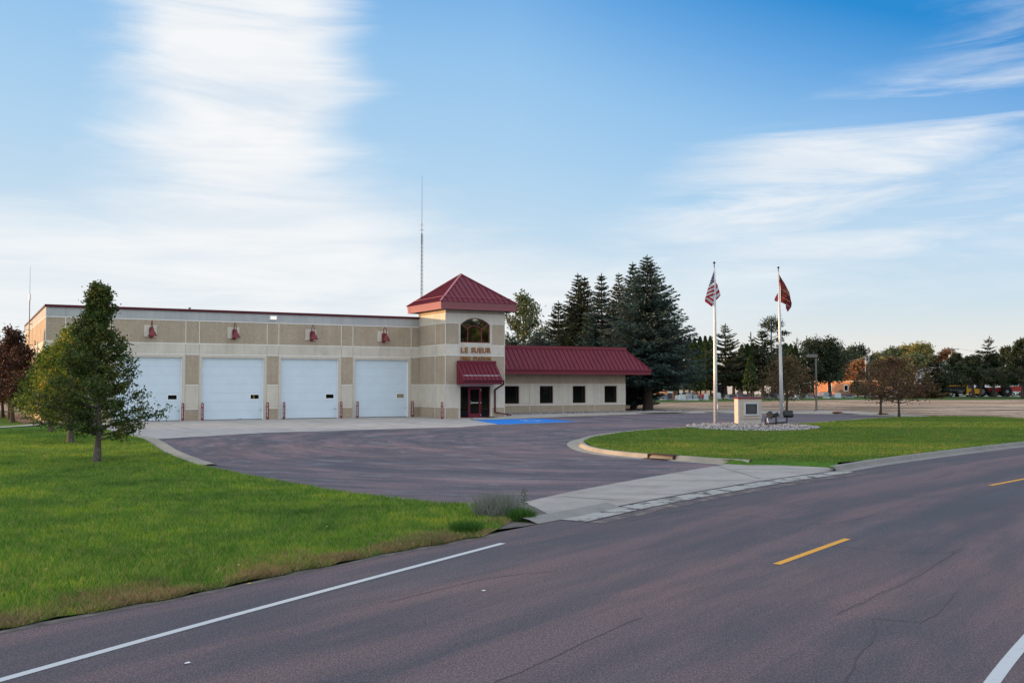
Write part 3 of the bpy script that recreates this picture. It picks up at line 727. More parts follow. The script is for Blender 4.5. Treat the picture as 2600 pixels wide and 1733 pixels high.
mb = MB(); panel(mb, us, zs, fmain, front(0), .35)
sv = [0, .03, 5.0, 5.04, 10.0, 10.04, 15, 15.04, 20, 20.04, 25.5]
def fside(v, z):
    if v < .03: return J
    m = fmain(-24, z); 
    return (J if m == T else K_) if any(a < v < a+.04 for a in (5.0, 10.0, 15, 20)) else m
panel(mb, sv, zs, fside, left(-24.4), .35)
mb.face([(-24.4, 25.5, 0), (.86, 25.5, 0), (.86, 25.5, 7.28), (-24.4, 25.5, 7.28)], T)
mb.face([(.86, .3, 0), (.86, 25.5, 0), (.86, 25.5, 7.28), (.86, .3, 7.28)], T)
mb.build('garage_wall', WM, B, recalc=False)
mb = MB(); mb.box(-24.1, .6, .3, 25.2, 6.9, 7.0); mb.build('flat_roof', M['roofing'], B)
mb = MB(); mb.box(-24.46, .84, -.06, .34, 7.28, 7.40); mb.box(-24.46, -24.06, .34, 25.56, 7.281, 7.401); mb.box(-24.05, .84, 25.2, 25.56, 7.282, 7.402)
mb.box(-24.475, .845, -.075, -.06, 7.25, 7.41); mb.build('parapet_coping', M['maroon_d'], B)
mb = MB(); mb.tube([(-15.6, .6, 7.0), (-15.6, .6, 7.52)], .05, 8); mb.box(-15.68, -15.52, .52, .68, 7.5, 7.55); mb.build('roof_vent', M['maroon_d'], B)
# bay doors
GD = [M['door'], M['gap'], M['white'], M['seal']]
for di, (a, b) in enumerate(doors):
    dr = MB(); n = 7; y = .20; h = (DH-.05)/n
    for i in range(n):
        z0 = .04+i*h; z1 = z0+h
        dr.box(a, b, y, y+.05, z0+.008, z1-.008, 0)
        dr.box(a, b, y+.012, y+.04, z1-.008, z1+.008, 1)
        for q in (.25, .5, .75): dr.box(a, b, y-.0015, y, z0+h*q-.004, z0+h*q+.004, 0)
    dr.box(a, b, y-.004, y+.05, .0, .045, 3)
    o = dr.build('garage_door', GD, B, recalc=True)
    o['label'] = ('white sectional bay door half hidden by the big tree', 'white sectional bay door with a yellow strip in its small window', 'white sectional bay door, second from the entrance tower', 'white sectional bay door next to the entrance tower')[di]
    m2 = MB(); m2.box(b-.055, b, .10, .20, 0, DH, 0); m2.box(a, a+.02, .12, .20, 0, DH, 0); m2.box(a, b, .12, .20, DH-.04, DH, 0); m2.build('door_stop', M['white'], o)
    wx0, wx1 = b-.86, b-.30
    m3 = MB(); 
    for bx in ((wx0-.04, wx1+.04, 1.38, 1.42), (wx0-.04, wx1+.04, 1.70, 1.74)): m3.box(bx[0], bx[1], y-.02, y, bx[2], bx[3])
    for bx in ((wx0-.04, wx0), (wx1, wx1+.04)): m3.box(bx[0], bx[1], y-.02, y, 1.42, 1.70)
    m3.build('window_frame', M['white'], o)
    m3 = MB(); m3.box(wx0, wx1, y-.012, y-.004, 1.42, 1.70); m3.build('window_pane', M['glass2'] if di == 3 else M['glass'], o)
    if di == 1:
        m3 = MB(); m3.box(wx0+.17, wx0+.26, y-.0145, y-.0125, 1.44, 1.69); m3.build('yellow_strip', mat_plain('yellow strip tone', (.20, .13, .02), .8), o)  # thin flat yellow strip just in front of the pane
    m3 = MB(); m3.box(b-.24, b-.12, y-.04, y, .66, .69); m3.build('handle', M['galv'], o)
    if di == 1:
        m3 = MB(); m3.tube([((a+b)/2+.45, y-.03, .02), ((a+b)/2+.45, y-.04, .10), ((a+b)/2+.58, y-.04, .10), ((a+b)/2+.58, y-.03, .02)], .012, 6); m3.build('pull_rope', M['galv'], o)
# goose neck lamps
for li, u in enumerate((-18.17, -12.81, -7.41, -2.02)):
    mb = MB(); mb.box(u-.41, u+.39, -.035, .03, 5.51, 6.29); lp = mb.build('wall_lamp', M['light'], B, bevel=.006)
    mb = MB(); x = u+.03
    mb.prism([(x+.13*math.cos(t), 5.79+(.24 if math.sin(t) > 0 else -.24)+.13*math.sin(t)) for t in np.linspace(0, 2*math.pi, 21)[:-1]], -.16, -.035); mb.build('lamp_back_box', M['lampred'], lp, bevel=.01)
    mb = MB(); arc = [(x, -.10, 6.0)]+[(x, -.10-.27*(1-math.cos(t)), 6.28+.27*math.sin(t)) for t in np.linspace(0, math.pi, 14)]+[(x, -.64, 6.06)]
    mb.tube(arc, .024, 10); mb.tube([(x, -.10, 6.18), (x, -.3, 6.12), (x, -.5, 6.10), (x, -.74, 6.16)], .009, 6); mb.build('lamp_arm', M['lampred'], lp, smooth=True)
    mb = MB(); mb.lathe((x, -.64, 0), [(.03, 6.10), (.055, 6.08), (.075, 6.02), (.08, 5.92), (.13, 5.86), (.19, 5.76), (.235, 5.64), (.30, 5.555), (.30, 5.54), (.235, 5.57), (.2, 5.62)], 28)
    mb.build('lamp_shade', M['lampred'], lp, smooth=True)
    mb = MB(); mb.lathe((x, -.64, 0), [(.02, 5.62), (.05, 5.65), (.05, 5.75), (.02, 5.8)], 12); mb.build('bulb', M['white'], lp)
mb = MB(); mb.box(-10.36, -9.86, -.10, .01, 6.85, 7.14); fl = mb.build('flood_light', M['white'], B, bevel=.02)
mb = MB(); mb.box(-10.28, -10.06, -.125, -.1, 6.93, 7.05); mb.box(-10.04, -9.93, -.125, -.1, 6.93, 7.05); mb.build('lit_lens', mat_emit('warm lit lens', (1.0, .80, .60), 1.1), fl)

# ---------------- entrance tower
U0, U1, V0, V1 = .86, 5.62, -4.65, .12
zt = [0, .76, .79, 2.37, 2.40, 4.43, 4.47, 5.19, 5.23, 6.72, 6.75, 7.40, 7.43, 7.72]
def fband(z):
    if z < .76: return T
    if z < .79: return J
    if z < 2.37: return L_
    if z < 2.40: return J
    if z < 4.43: return T
    if z < 4.47: return J
    if z < 5.19: return L_
    if z < 5.23: return J
    if z < 6.72: return T
    if z < 6.75: return J
    if z < 7.40: return L_
    if z < 7.43: return J
    return T
DO = (2.05, 4.45, 2.27)
def ftf(u, z):
    if DO[0] < u < DO[1] and z < DO[2]: return None
    if 2.04 < u < 4.42 and 5.37 < z < 7.14: return None
    if (1.90 < u < 2.04 or 4.45 < u < 4.60) and z < 2.37: return TR
    if 1.89 < u < 4.57 and 4.47 < z < 7.40: return L_
    if 1.995 < u < 2.015 or 4.42 < u < 4.44: 
        if z > 7.4: return K_
    if u < U0+.025 or u > U1-.025: return J if fband(z) in (T, J) else L_
    return fband(z)
mb = MB()
panel(mb, sorted(set([U0, U0+.025, 1.89, 1.90, 1.995, 2.015, 2.04, 2.05, 4.42, 4.44, 4.45, 4.57, 4.60, U1-.025, U1])), sorted(set(zt+[2.27, 5.37, 7.14])), ftf, front(V0), .28)
def fts(v, z): return (J if fband(z) in (T,) else K_) if -2.92 < v < -2.89 else (J if v < V0+.03 and fband(z) == T else fband(z))
vv = [V0, V0+.03, -2.92, -2.89, V1]
panel(mb, vv, zt, fts, left(U0), .28); panel(mb, vv, zt, fts, right(U1), .28)
panel(mb, [U0, U1], zt, lambda u, z: fband(z), backf(V1), .28)
# spandrels and moulding of the arched window
def arc(cx, r, cz, a0, a1, n): return [(cx+r*math.sin(t), cz+r*math.cos(t)) for t in np.linspace(a0, a1, n)]
cxw = 3.23; ch = 1.19; rise = .50; Rw = (ch*ch+rise*rise)/(2*rise); cz = 7.14-Rw; aa = math.asin(ch/Rw)
A1 = arc(cxw, Rw, cz, -aa, aa, 25)
for i in range(24):
    (x0, z0), (x1, z1) = A1[i], A1[i+1]
    mb.face([(x0, V0+.006, z0), (x1, V0+.006, z1), (x1, V0+.006, 7.14), (x0, V0+.006, 7.14)], L_)
    mb.face([(x0, V0+.006, z0), (x1, V0+.006, z1), (x1, V0+.2, z1), (x0, V0+.2, z0)], L_)
A2 = arc(cxw, Rw+.02, cz, -aa*1.02, aa*1.02, 25); A3 = arc(cxw, Rw+.15, cz, -aa*1.1, aa*1.1, 25); A4 = arc(cxw, Rw+.17, cz, -aa*1.1, aa*1.1, 25)
mb.build('tower_wall', WM, B, recalc=False)
mb = MB()
for i in range(24):
    for P, Q, dd in ((A2, A3, .012), (A3, A4, .022)):
        (a0, b0), (a1, b1) = P[i], P[i+1]; (c0, d0), (c1, d1) = Q[i], Q[i+1]
        mb.hexa([(a0, V0-dd, b0), (a1, V0-dd, b1), (c1, V0-dd, d1), (c0, V0-dd, d0), (a0, V0+.005, b0), (a1, V0+.005, b1), (c1, V0+.005, d1), (c0, V0+.005, d0)])
for x in (1.90, 4.54): mb.box(x-.01, x+.03, V0-.012, V0+.005, 5.22, 6.66)
mb.build('arch_moulding', M['light'], B)
# arched window
mb = MB(); y0, y1 = V0+.10, V0+.19
Ai = arc(cxw, Rw-.055, cz, -aa*.985, aa*.985, 25)
for i in range(24):
    (a0, b0), (a1, b1) = A1[i], A1[i+1]; (c0, d0), (c1, d1) = Ai[i], Ai[i+1]
    mb.hexa([(c0, y0, d0), (c1, y0, d1), (a1, y0, b1), (a0, y0, b0), (c0, y1, d0), (c1, y1, d1), (a1, y1, b1), (a0, y1, b0)])
zsp = cz+math.sqrt(Rw**2-ch**2)
mb.box(2.04, 2.10, y0, y1, 5.37, zsp); mb.box(4.36, 4.42, y0, y1, 5.37, zsp); mb.box(2.10, 4.36, y0, y1, 5.37, 5.43)
for x in (2.67, 3.77): mb.box(x-.025, x+.025, y0, y1, 5.43, 6.35)
Rm = .72; am = math.asin(.55/Rm)
m0 = arc(3.22, Rm, 6.35-Rm*math.cos(am), -am, am, 13)
for i in range(12): mb.bar((m0[i][0], (y0+y1)/2, m0[i][1]), (m0[i+1][0], (y0+y1)/2, m0[i+1][1]), .09, .05, up=(0, 0, 1))
mb.bar((2.66, (y0+y1)/2, 6.35), (2.13, (y0+y1)/2, 6.74), .08, .05); mb.bar((3.78, (y0+y1)/2, 6.35), (4.33, (y0+y1)/2, 6.74), .08, .05)
aw = mb.build('arched_window', M['maroon2'], B)
mb = MB(); mb.prism([(2.05, 5.38), (4.41, 5.38)]+A1[::-1], V0+.135, V0+.150); mb.build('pane', M['glass2'], aw)
# lettering
def text(name, s, x0, x1, z0, z1, y, depth, mat, parent, bold=.0, spc=1.0):
    cu = bpy.data.curves.new(name, 'FONT'); cu.body = s; cu.extrude = depth/2; cu.offset = bold; cu.size = 1; cu.space_character = spc
    to = bpy.data.objects.new(name+'_c', cu); COL.objects.link(to)
    dg = bpy.context.evaluated_depsgraph_get(); me = bpy.data.meshes.new_from_object(to.evaluated_get(dg)); bpy.data.objects.remove(to)
    co_ = np.zeros(len(me.vertices)*3); me.vertices.foreach_get('co', co_); co_ = co_.reshape(-1, 3)
    mn, mx = co_.min(0), co_.max(0)
    X = x0+(co_[:, 0]-mn[0])/(mx[0]-mn[0])*(x1-x0); Z = z0+(co_[:, 1]-mn[1])/(mx[1]-mn[1])*(z1-z0); Y = y-co_[:, 2]
    me.vertices.foreach_set('co', np.stack([X, Y, Z], 1).ravel()); me.update()
    me.materials.clear(); me.materials.append(mat); me.name = name
    o = bpy.data.objects.new(name, me); COL.objects.link(o); o.parent = parent; return o
for wd_, a_, b_, c_, e_, st_ in (('LE', 2.06, 2.64, 4.66, 5.04, .016), ('SUEUR', 2.88, 4.45, 4.66, 5.04, .016), ('FIRE', 2.06, 2.84, 4.12, 4.38, .014), ('STATION', 3.03, 4.45, 4.12, 4.38, .014)):
    o = text('sign_lettering', wd_, a_, b_, c_, e_, V0-.045, .06, M['gold'], B, st_, 1.10); o['label'] = 'gold raised word '+wd_
# tower roof
OV = .64; ex0, ex1, ey0, ey1 = U0-OV, U1+OV, V0-OV, V1+OV; ez = 8.20; ax, ay, az = (U0+U1)/2, (V0+V1)/2, 10.52
mb = MB(); Ap = (ax, ay, az); e = .05
c_ = [(ex0-e, ey0-e, ez), (ex1+e, ey0-e, ez), (ex1+e, ey1+e, ez), (ex0-e, ey1+e, ez)]
for i in range(4): mb.face([c_[i], c_[(i+1) % 4], Ap])
mb.face(c_[::-1])
tr = mb.build('tower_roof', M['maroon'], B)
def seams(mb, a, b, apex_fn, n, h=.045, w_=.022):
    """standing seams from eave a-b up to where apex_fn says"""
    a = Vector(a); b = Vector(b)
    for i in range(n):
        t = (i+.5)/n; p = a.lerp(b, t); q = Vector(apex_fn(t))
        nrm = (b-a).cross(q-p).normalized()
        if nrm.z < 0: nrm = -nrm
        if (q-p).length < .15: continue
        mb.bar(p+nrm*h/2, q+nrm*h/2, w_, h, up=nrm)
ms = MB()
for i in range(4):
    a, b = Vector(c_[i]), Vector(c_[(i+1) % 4]); mid = (a+b)/2
    def apf(t, a=a, b=b, mid=mid):
        s = 1-abs(2*t-1); return a.lerp(b, t)+(Vector(Ap)-mid)*s
    seams(ms, a, b, apf, 15)
ms.build('standing_seams', M['maroon_d'], tr)
mh = MB()
for p in c_: mh.bar(Vector(p)+Vector((0, 0, .03)), Vector(Ap)+Vector((0, 0, .03)), .16, .045)
mh.build('ridge_cap', M['hip'], tr)
mg = MB()
for i in range(4):
    a, b = Vector(c_[i]), Vector(c_[(i+1) % 4]); s = .13
    p = a.lerp(Vector(Ap), s); q = b.lerp(Vector(Ap), s); mg.bar(p+Vector((0, 0, .10)), q+Vector((0, 0, .10)), .03, .03)
mg.build('snow_guard', M['hip'], tr)
mf = MB()
for k_, (z0, z1, o_) in enumerate(((8.05, 8.19, .0), (7.90, 8.045, .012), (7.68, 7.895, .024))):
    x0, x1, y0, y1 = ex0+o_, ex1-o_, ey0+o_, ey1-o_
    mf.box(x0, x1, y0, y0+.03, z0, z1); mf.box(x0, x1, y1-.03, y1, z0, z1); mf.box(x0, x0+.03, y0+.03, y1-.03, z0, z1); mf.box(x1-.03, x1, y0+.03, y1-.03, z0, z1)
mf.build('fascia', M['fascia_s'], tr)
mf = MB()
x0, x1, y0, y1 = ex0+.055, ex1-.055, ey0+.055, ey1-.055
mf.box(x0, x1, y0, V0-.001, 7.70, 7.715); mf.box(x0, x1, V1+.001, y1, 7.70, 7.715); mf.box(x0, U0-.001, V0, V1, 7.70, 7.715); mf.box(U1+.001, x1, V0, V1, 7.70, 7.715); mf.build('soffit', M['maroon_d'], tr)
# entrance door set
y = V0+.16; mb = MB()
mb.box(2.05, 2.11, y, y+.10, 0.03, 2.27); mb.box(4.39, 4.45, y, y+.10, .03, 2.27); mb.box(2.11, 4.39, y, y+.10, 2.19, 2.27); mb.box(2.11, 2.76, y, y+.10, .03, .10); mb.box(3.76, 4.39, y, y+.10, .03, .10)
mb.box(2.72, 2.78, y-.005, y+.10, .03, 2.19); mb.box(3.74, 3.80, y-.005, y+.10, .03, 2.19)
df = mb.build('entrance_frame', M['maroon_d'], B)
mb = MB(); mb.box(2.11, 2.72, y+.04, y+.05, .10, 2.19); mb.build('sidelight_pane', M['glass'], df)
mb = MB(); mb.box(3.80, 4.39, y+.04, y+.05, .10, 2.19); mb.build('sidelight_pane', M['glass'], df)
mb = MB(); mb.box(2.78, 2.91, y+.01, y+.06, .05, 2.18); mb.box(3.61, 3.74, y+.01, y+.06, .05, 2.18); mb.box(2.91, 3.61, y+.01, y+.06, .05, .32); mb.box(2.91, 3.61, y+.01, y+.06, 2.04, 2.18)
ed = mb.build('entrance_door', M['maroon'], B, bevel=.004)
mb = MB(); mb.box(2.91, 3.61, y+.03, y+.04, .32, 2.04); mb.build('pane', M['glass'], ed)
mb = MB(); mb.tube([(2.87, y+.0, 1.00), (2.87, y-.05, 1.00), (2.93, y-.06, 1.02), (2.93, y-.06, 1.20), (2.87, y-.05, 1.22), (2.87, y, 1.22)], .013, 8); mb.box(2.96, 3.56, y+.0, y+.03, 1.06, 1.12); mb.build('door_handle', M['steel'], ed)
for z in (.22, 1.1, 2.0):
    mb = MB(); mb.box(3.735, 3.765, y-.012, y+.01, z-.06, z+.06); mb.build('hinge', M['steel'], ed)
mb = MB(); mb.box(2.76, 3.76, V0-.05, y+.1, .012, .03); mb.box(2.05, 2.76, V0-.02, y+.1, .012, .028); mb.box(3.76, 4.45, V0-.02, y+.1, .012, .028); mb.build('threshold', M['steel'], B)
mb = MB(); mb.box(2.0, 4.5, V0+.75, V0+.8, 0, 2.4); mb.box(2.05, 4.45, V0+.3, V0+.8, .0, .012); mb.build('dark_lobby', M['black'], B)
# canopy over the door
cu0, cu1, cy = 1.69, 4.80, V0-1.20
mb = MB(); r = [(V0-.02, 4.06), (V0-.16, 4.06), (V0-.16, 3.82), (cy, 2.74), (cy, 2.40), (V0-.02, 2.40)]
def ext(mb, prof, x0, x1, mi=0):
    n = len(prof); i = len(mb.v); mb.v += [(x0, p, z) for p, z in prof]+[(x1, p, z) for p, z in prof]
    mb.f += [tuple(range(i, i+n)), tuple(range(i+n, i+2*n))[::-1]]+[(i+j, i+n+j, i+n+(j+1) % n, i+(j+1) % n) for j in range(n)]; mb.m += [mi]*(n+2)
ext(mb, r, cu0+.05, cu1-.05); cn = mb.build('canopy', M['maroon2'], B)
mb = MB(); ext(mb, [(V0-.17, 3.86), (V0-.17, 3.82), (cy-.04, 2.70), (cy-.04, 2.74)], cu0, cu1); mb.build('metal_roof', M['maroon'], cn)
mb = MB(); seams(mb, (cu0+.06, cy-.04, 2.745), (cu1-.06, cy-.04, 2.745), lambda t: (cu0+.06+t*(cu1-cu0-.12), V0-.17, 3.865), 9); mb.build('standing_seams', M['maroon_d'], cn)
mb = MB(); mb.box(cu0, cu1, V0-.21, V0-.17, 3.80, 4.08); mb.box(cu0+.02, cu0+.06, cy-.02, cy+.5, 2.42, 2.6); mb.build('top_flashing', M['maroon'], cn)
mb = MB(); mb.bar((cu0+.12, cy+.20, 3.03), (cu1-.12, cy+.20, 3.03), .03, .03); mb.build('snow_guard', M['white'], cn)
mb = MB(); mb.box(cu0-.02, cu1+.08, cy-.15, cy-.045, 2.60, 2.71); mb.build('gutter', M['maroon_d'], cn, bevel=.01)
mb = MB()
for (yy, z0, z1) in ((V0-.5, 2.41, 3.5), (V0-.85, 2.41, 3.15), (cy+.04, 2.41, 2.8)): mb.box(cu0+.03, cu0+.05, yy, yy+.03, z0, z1)
mb.build('side_trim', M['maroon_d'], cn)
mb = MB(); X = cu1+.02; pts = [(X, cy-.10, 2.6), (X, cy-.10, 2.42), (4.78, V0-.06, 2.02), (4.78, V0-.06, .42)]
for a, b in zip(pts, pts[1:]): mb.bar(a, b, .10, .085, up=(0, -1, .01))
mb.bar((4.76, V0-.06, .40), (5.85, V0-.55, .19), .12, .09); mb.bar((5.6, V0-.44, .2), (5.6, V0-.44, .10), .06, .04, up=(0, 1, 0)); mb.build('downspout', M['maroon_d'], B)

# ---------------- office wing
VW = 1.0; W0, W1 = 5.62, 20.25
wins = [(8.66, 9.95), (11.85, 13.10), (14.98, 16.23), (18.10, 19.35)]; wj = [10.88, 14.03, 17.15]
zw = [0, .71, .74, .87, 2.27, 2.44, 2.46, 3.22]
usw = [W0, W1, W1-.02]
for a, b in wins: usw += [a-.19, a, b, b+.19]
for j in wj: usw += [j-.012, j+.012]
usw = sorted(set(usw))
def fw(u, z):
    for a, b in wins:
        if a < u < b and .87 < z < 2.27: return None
    if any(abs(u-j) < .013 for j in wj): return K_ if z > .72 else J
    for a, b in wins:
        if a-.19 < u < b+.19 and .74 < z < 2.44: return TR
    if z < .71: return T
    if z < .74: return J
    if z < 2.44: return L_
    if z < 2.46: return TR
    return T
mb = MB(); panel(mb, usw, zw, fw, front(VW), .2)
def fwe(v, z): return J if z > .71 and z < .74 else (L_ if .74 < z < 2.44 else T)
panel(mb, [VW, 12], zw, fwe, right(W1), .2)
mb.face([(W0, 12, 0), (W1, 12, 0), (W1, 12, 3.2), (W0, 12, 3.2)], T)
mb.build('office_wall', WM, B, recalc=False)
for a, b in wins:
    y = VW+.10; mb = MB(); f_ = .045
    mb.box(a, b, y, y+.06, .87, .87+f_); mb.box(a, b, y, y+.06, 2.27-f_, 2.27); mb.box(a, a+f_, y, y+.06, .87+f_, 2.27-f_); mb.box(b-f_, b, y, y+.06, .87+f_, 2.27-f_)
    wf = mb.build('office_window', M['maroon_d'], B)
    mb = MB(); mb.box(a+f_, b-f_, y+.02, y+.03, .87+f_, 2.27-f_); mb.build('pane', M['glass'], wf)
    mb = MB(); mb.box(b-.22, b-.19, y+.012, y+.0185, .95, 2.2); mb.build('blind_edge', mat_plain('dim blind edge', (.03, .026, .022), .8), wf)
ey = VW-1.5; ex = W1+1.55
mb = MB(); P = lambda x, y_, z: (x, y_, z)
e0 = (W0+.0, ey, 3.60); e1 = (ex, ey, 3.60); r1 = (W1, VW, 5.30); r0 = (W0, VW, 5.30); e2 = (ex, 13.5, 3.60); r2 = (W1, 12, 5.30)
mb.face([e0, e1, r1, r0]); mb.face([e1, e2, r2, r1]); mb.face([r0, r1, r2, (W0, 12, 5.30)]); mb.face([e0, (W0, 13.5, 3.6), e2, e1])
wr = mb.build('wing_roof', M['maroon'], B, recalc=False)
ms = MB(); seams(ms, e0, e1, lambda t: (W0+t*(ex-W0), ey+1.5*min(1, (1-t)*(ex-W0)/1.55), 3.6+1.70*min(1, (1-t)*(ex-W0)/1.55)), 38)
seams(ms, e1, e2, lambda t: (ex-1.55*min(1, t*14/1.5), ey+t*14, 3.6+1.7*min(1, t*14/1.5)), 34); ms.build('standing_seams', M['maroon_d'], wr)
mb = MB(); mb.box(W0, W1+.06, VW-.06, VW+.08, 5.27, 5.50); mb.box(W1-.08, W1+.06, VW+.08, 12, 5.27, 5.50); mb.build('roof_curb', M['maroon2'], wr)
mb = MB(); mb.bar(Vector(e1)+Vector((0, 0, .03)), Vector(r1)+Vector((0, 0, .03)), .10, .05); mb.build('ridge_cap', M['maroon2'], wr)
mb = MB(); mb.box(W0, ex-.02, ey+.02, ey+.06, 3.20, 3.50); mb.box(ex-.06, ex-.02, ey+.06, 13.4, 3.20, 3.50); mb.build('fascia', M['maroon2'], wr)
mb = MB(); mb.box(W0, ex+.04, ey-.07, ey+.018, 3.46, 3.60); mb.box(ex-.019, ex+.05, ey+.02, 13.4, 3.461, 3.601); mb.build('gutter', M['maroon'], wr, bevel=.012)
mb = MB(); mb.box(W0, ex-.06, ey+.06, VW+.02, 3.205, 3.225); mb.box(W1-.02, ex-.06, VW+.02, 13.3, 3.206, 3.226); mb.build('soffit', M['maroon_d'], wr)
for u in (11.35, 16.9):
    mb = MB(); mb.lathe((u, VW-.02, .62), [(.03, 0), (.04, .02), (.04, .05), (.02, .06)], 8); mb.build('hose_bib', M['galv'], B)
# ------------------------------------------------------------------ bollards
def bollard(loc, label):
    r = empty('bollard', loc, AN, label=label, cat='bollard', group='no parking bollards at the bay doors')
    return r
bs = [(-16.12, -.28, 'just left of the pier between the first two bay doors'), (-14.86, -.28, 'at the left edge of the second bay door'), (-10.50, -.28, 'at the right edge of the second bay door'),
      (-9.36, -.28, 'at the left edge of the third bay door'), (-5.25, -.28, 'at the right edge of the third bay door'), (-4.02, -.28, 'at the left edge of the bay door nearest the tower'), (.24, -.28, 'in the corner where the bay doors meet the tower'), (.42, -5.1, 'standing forward at the front corner of the tower')]
def bollard_parts():
    mb = MB(); mb.tube([(0, 0, 0), (0, 0, 1.12)], .085, 20); mb.lathe((0, 0, 1.12), [(.085, 0), (.075, .03), (.045, .055), (0.0, .062)], 20); post = mb
    return post
bp = None
for i, (u, v, wh) in enumerate(bs):
    r = bollard(UV(u, v, .01), 'red NO PARKING bollard '+wh)
    if i == 0:
        p0 = bollard_parts().build('post', M['bollard'], r, smooth=False)
        cs = []
        for k_, chh in enumerate('NO PARKING'):
            if chh != ' ': cs.append((chh, 1.02-k_*.093))
        bp = [p0]
        import bmesh
        for grp in (cs[:2], cs[2:]):
            bm = bmesh.new()
            for chh, z in grp:
                o = text('l', chh, -.026 if chh != 'I' else -.008, .026 if chh != 'I' else .008, z, z+.072, -.0885, .004, M['white'], None, .05)
                bm.from_mesh(o.data); bpy.data.objects.remove(o)
            me = bpy.data.meshes.new('lettering'); bm.to_mesh(me); bm.free(); me.materials.clear(); me.materials.append(M['white'])
            t0 = bpy.data.objects.new('lettering', me); COL.objects.link(t0); t0.parent = r; t0.rotation_euler = (0, 0, R(-22)); bp.append(t0)
    else:
        for c in bp:
            q = c.copy(); COL.objects.link(q); q.parent = r
# ------------------------------------------------------------------ antenna masts
MG = mat_plain('mast steel', (.10, .11, .13), .5, .4)
p = Vector((-9.1, 100.0, 0)); r = empty('antenna_mast', p, .3, label='tall lattice radio mast with a whip behind the fire station tower', cat='antenna mast')
mb = MB(); Hm = 17.6; A3_ = [(.15*math.cos(a), .15*math.sin(a)) for a in (0, 2.094, 4.189)]
tp = lambda z: 1-.35*z/Hm
for a in A3_: mb.tube([(a[0], a[1], 0), (a[0]*tp(Hm), a[1]*tp(Hm), Hm)], .018, 6)
z = 0
while z < Hm-.4:
    for i in range(3):
        a = A3_[i]; b = A3_[(i+1) % 3]; s0, s1 = tp(z), tp(z+.38)
        mb.tube([(a[0]*s0, a[1]*s0, z), (b[0]*s1, b[1]*s1, z+.38)], .009, 4); mb.tube([(b[0]*s0, b[1]*s0, z), (a[0]*s1, a[1]*s1, z+.38)], .007, 4)
    z += .38
mb.build('lattice', MG, r)
mb = MB(); mb.tube([(0, 0, Hm-1.0), (0, 0, Hm+.9)], .03, 6); mb.tube([(0, 0, Hm+.9), (0, 0, 23.5)], [.026, .014], 6); mb.tube([(-.2, 0, Hm+.35), (.2, 0, Hm+.35)], .02, 5)
for a in (0, 1.57, 3.14, 4.71): mb.tube([(0, 0, Hm+1.0), (.34*math.cos(a), .34*math.sin(a), Hm+.75)], .008, 4)
mb.build('whip_antenna', MG, r)
r = empty('whip_mast', UV(-24.62, 14.6), AN, label='thin whip antenna fixed to the left side wall of the fire station', cat='antenna')
mb = MB(); mb.tube([(0, 0, 0), (0, 0, 8.9)], .035, 8); mb.box(-.01, .20, -.03, .03, 4.5, 4.55); mb.box(-.01, .20, -.03, .03, 6.9, 6.95); mb.build('mast_tube', MG, r)
mb = MB(); mb.tube([(0, 0, 8.7), (0, 0, 9.2)], .07, 8); mb.tube([(0, 0, 9.2), (0, 0, 11.3)], [.028, .014], 6); mb.tube([(-.25, 0, 6.5), (.1, 0, 6.5)], .03, 6); mb.tube([(-.3, 0, 6.3), (-.3, 0, 6.8)], .03, 6); mb.build('whip_antenna', M['alum'], r)
# ------------------------------------------------------------------ flagpoles
def pole(x, y, z1, lean, label):
    r = empty('flagpole', (x, y, .12), 0, label=label, cat='flagpole', group='flagpoles in the rock bed')
    r.rotation_euler = (0, lean, 0)
    mb = MB(); mb.tube([(0, 0, 0), (0, 0, 3), (0, 0, 6), (0, 0, z1-.25)], [.115, .105, .085, .045], 16); mb.build('pole', M['alum'], r, smooth=True)
    mb = MB(); mb.lathe((0, 0, 0), [(.26, 0), (.26, .03), (.17, .06), (.13, .10)], 20); mb.build('base_collar', M['galv'], r)
    mb = MB(); mb.tube([(0, 0, z1-.3), (0, 0, z1-.08)], [.04, .02], 8); mb.lathe((0, 0, z1), [(.01, -.075), (.05, -.057), (.072, -.02), (.075, 0), (.072, .02), (.05, .057), (.01, .075)], 16); mb.build('finial', M['bronze'], r, smooth=True)
    mb = MB(); mb.tube([(.085, -.07, 1.0), (.06, -.07, z1-.5)], .008, 4); mb.tube([(.10, -.12, .9), (.10, -.12, 1.15)], .018, 6); mb.build('halyard', M['white'], r)
    return r
pole(11.62, 56.97, 9.27, R(0), 'white flagpole flying the striped flag left of the monument')
pole(16.93, 62.6, 9.65, R(-.7), 'white flagpole flying the dark red flag, leaning slightly, behind the floodlights')
# striped flag, hanging in folds
def mat_stripes():
    m, nt = new_mat('striped flag cloth')
    uvn = nt.nodes.new('ShaderNodeTexCoord'); s = N(nt, 'ShaderNodeSeparateXYZ'); nt.links.new(uvn.outputs['UV'], s.inputs[0])
    f = math_(nt, 'FRACT', math_(nt, 'MULTIPLY', s.outputs[1], .5)); st = math_(nt, 'GREATER_THAN', f, .5)
    col = mixc(nt, st, (.42, .012, .03), (.62, .63, .66))
    b = N(nt, 'ShaderNodeBsdfPrincipled', inp={'Roughness': .8}); nt.links.new(col, b.inputs['Base Color'])
    t = nt.nodes.new('ShaderNodeBsdfTranslucent'); nt.links.new(col, t.inputs[0]); mx = nt.nodes.new('ShaderNodeMixShader'); mx.inputs[0].default_value = .35
    nt.links.new(b.outputs[0], mx.inputs[1]); nt.links.new(t.outputs[0], mx.inputs[2]); o = nt.nodes.new('ShaderNodeOutputMaterial'); nt.links.new(mx.outputs[0], o.inputs[0]); return m
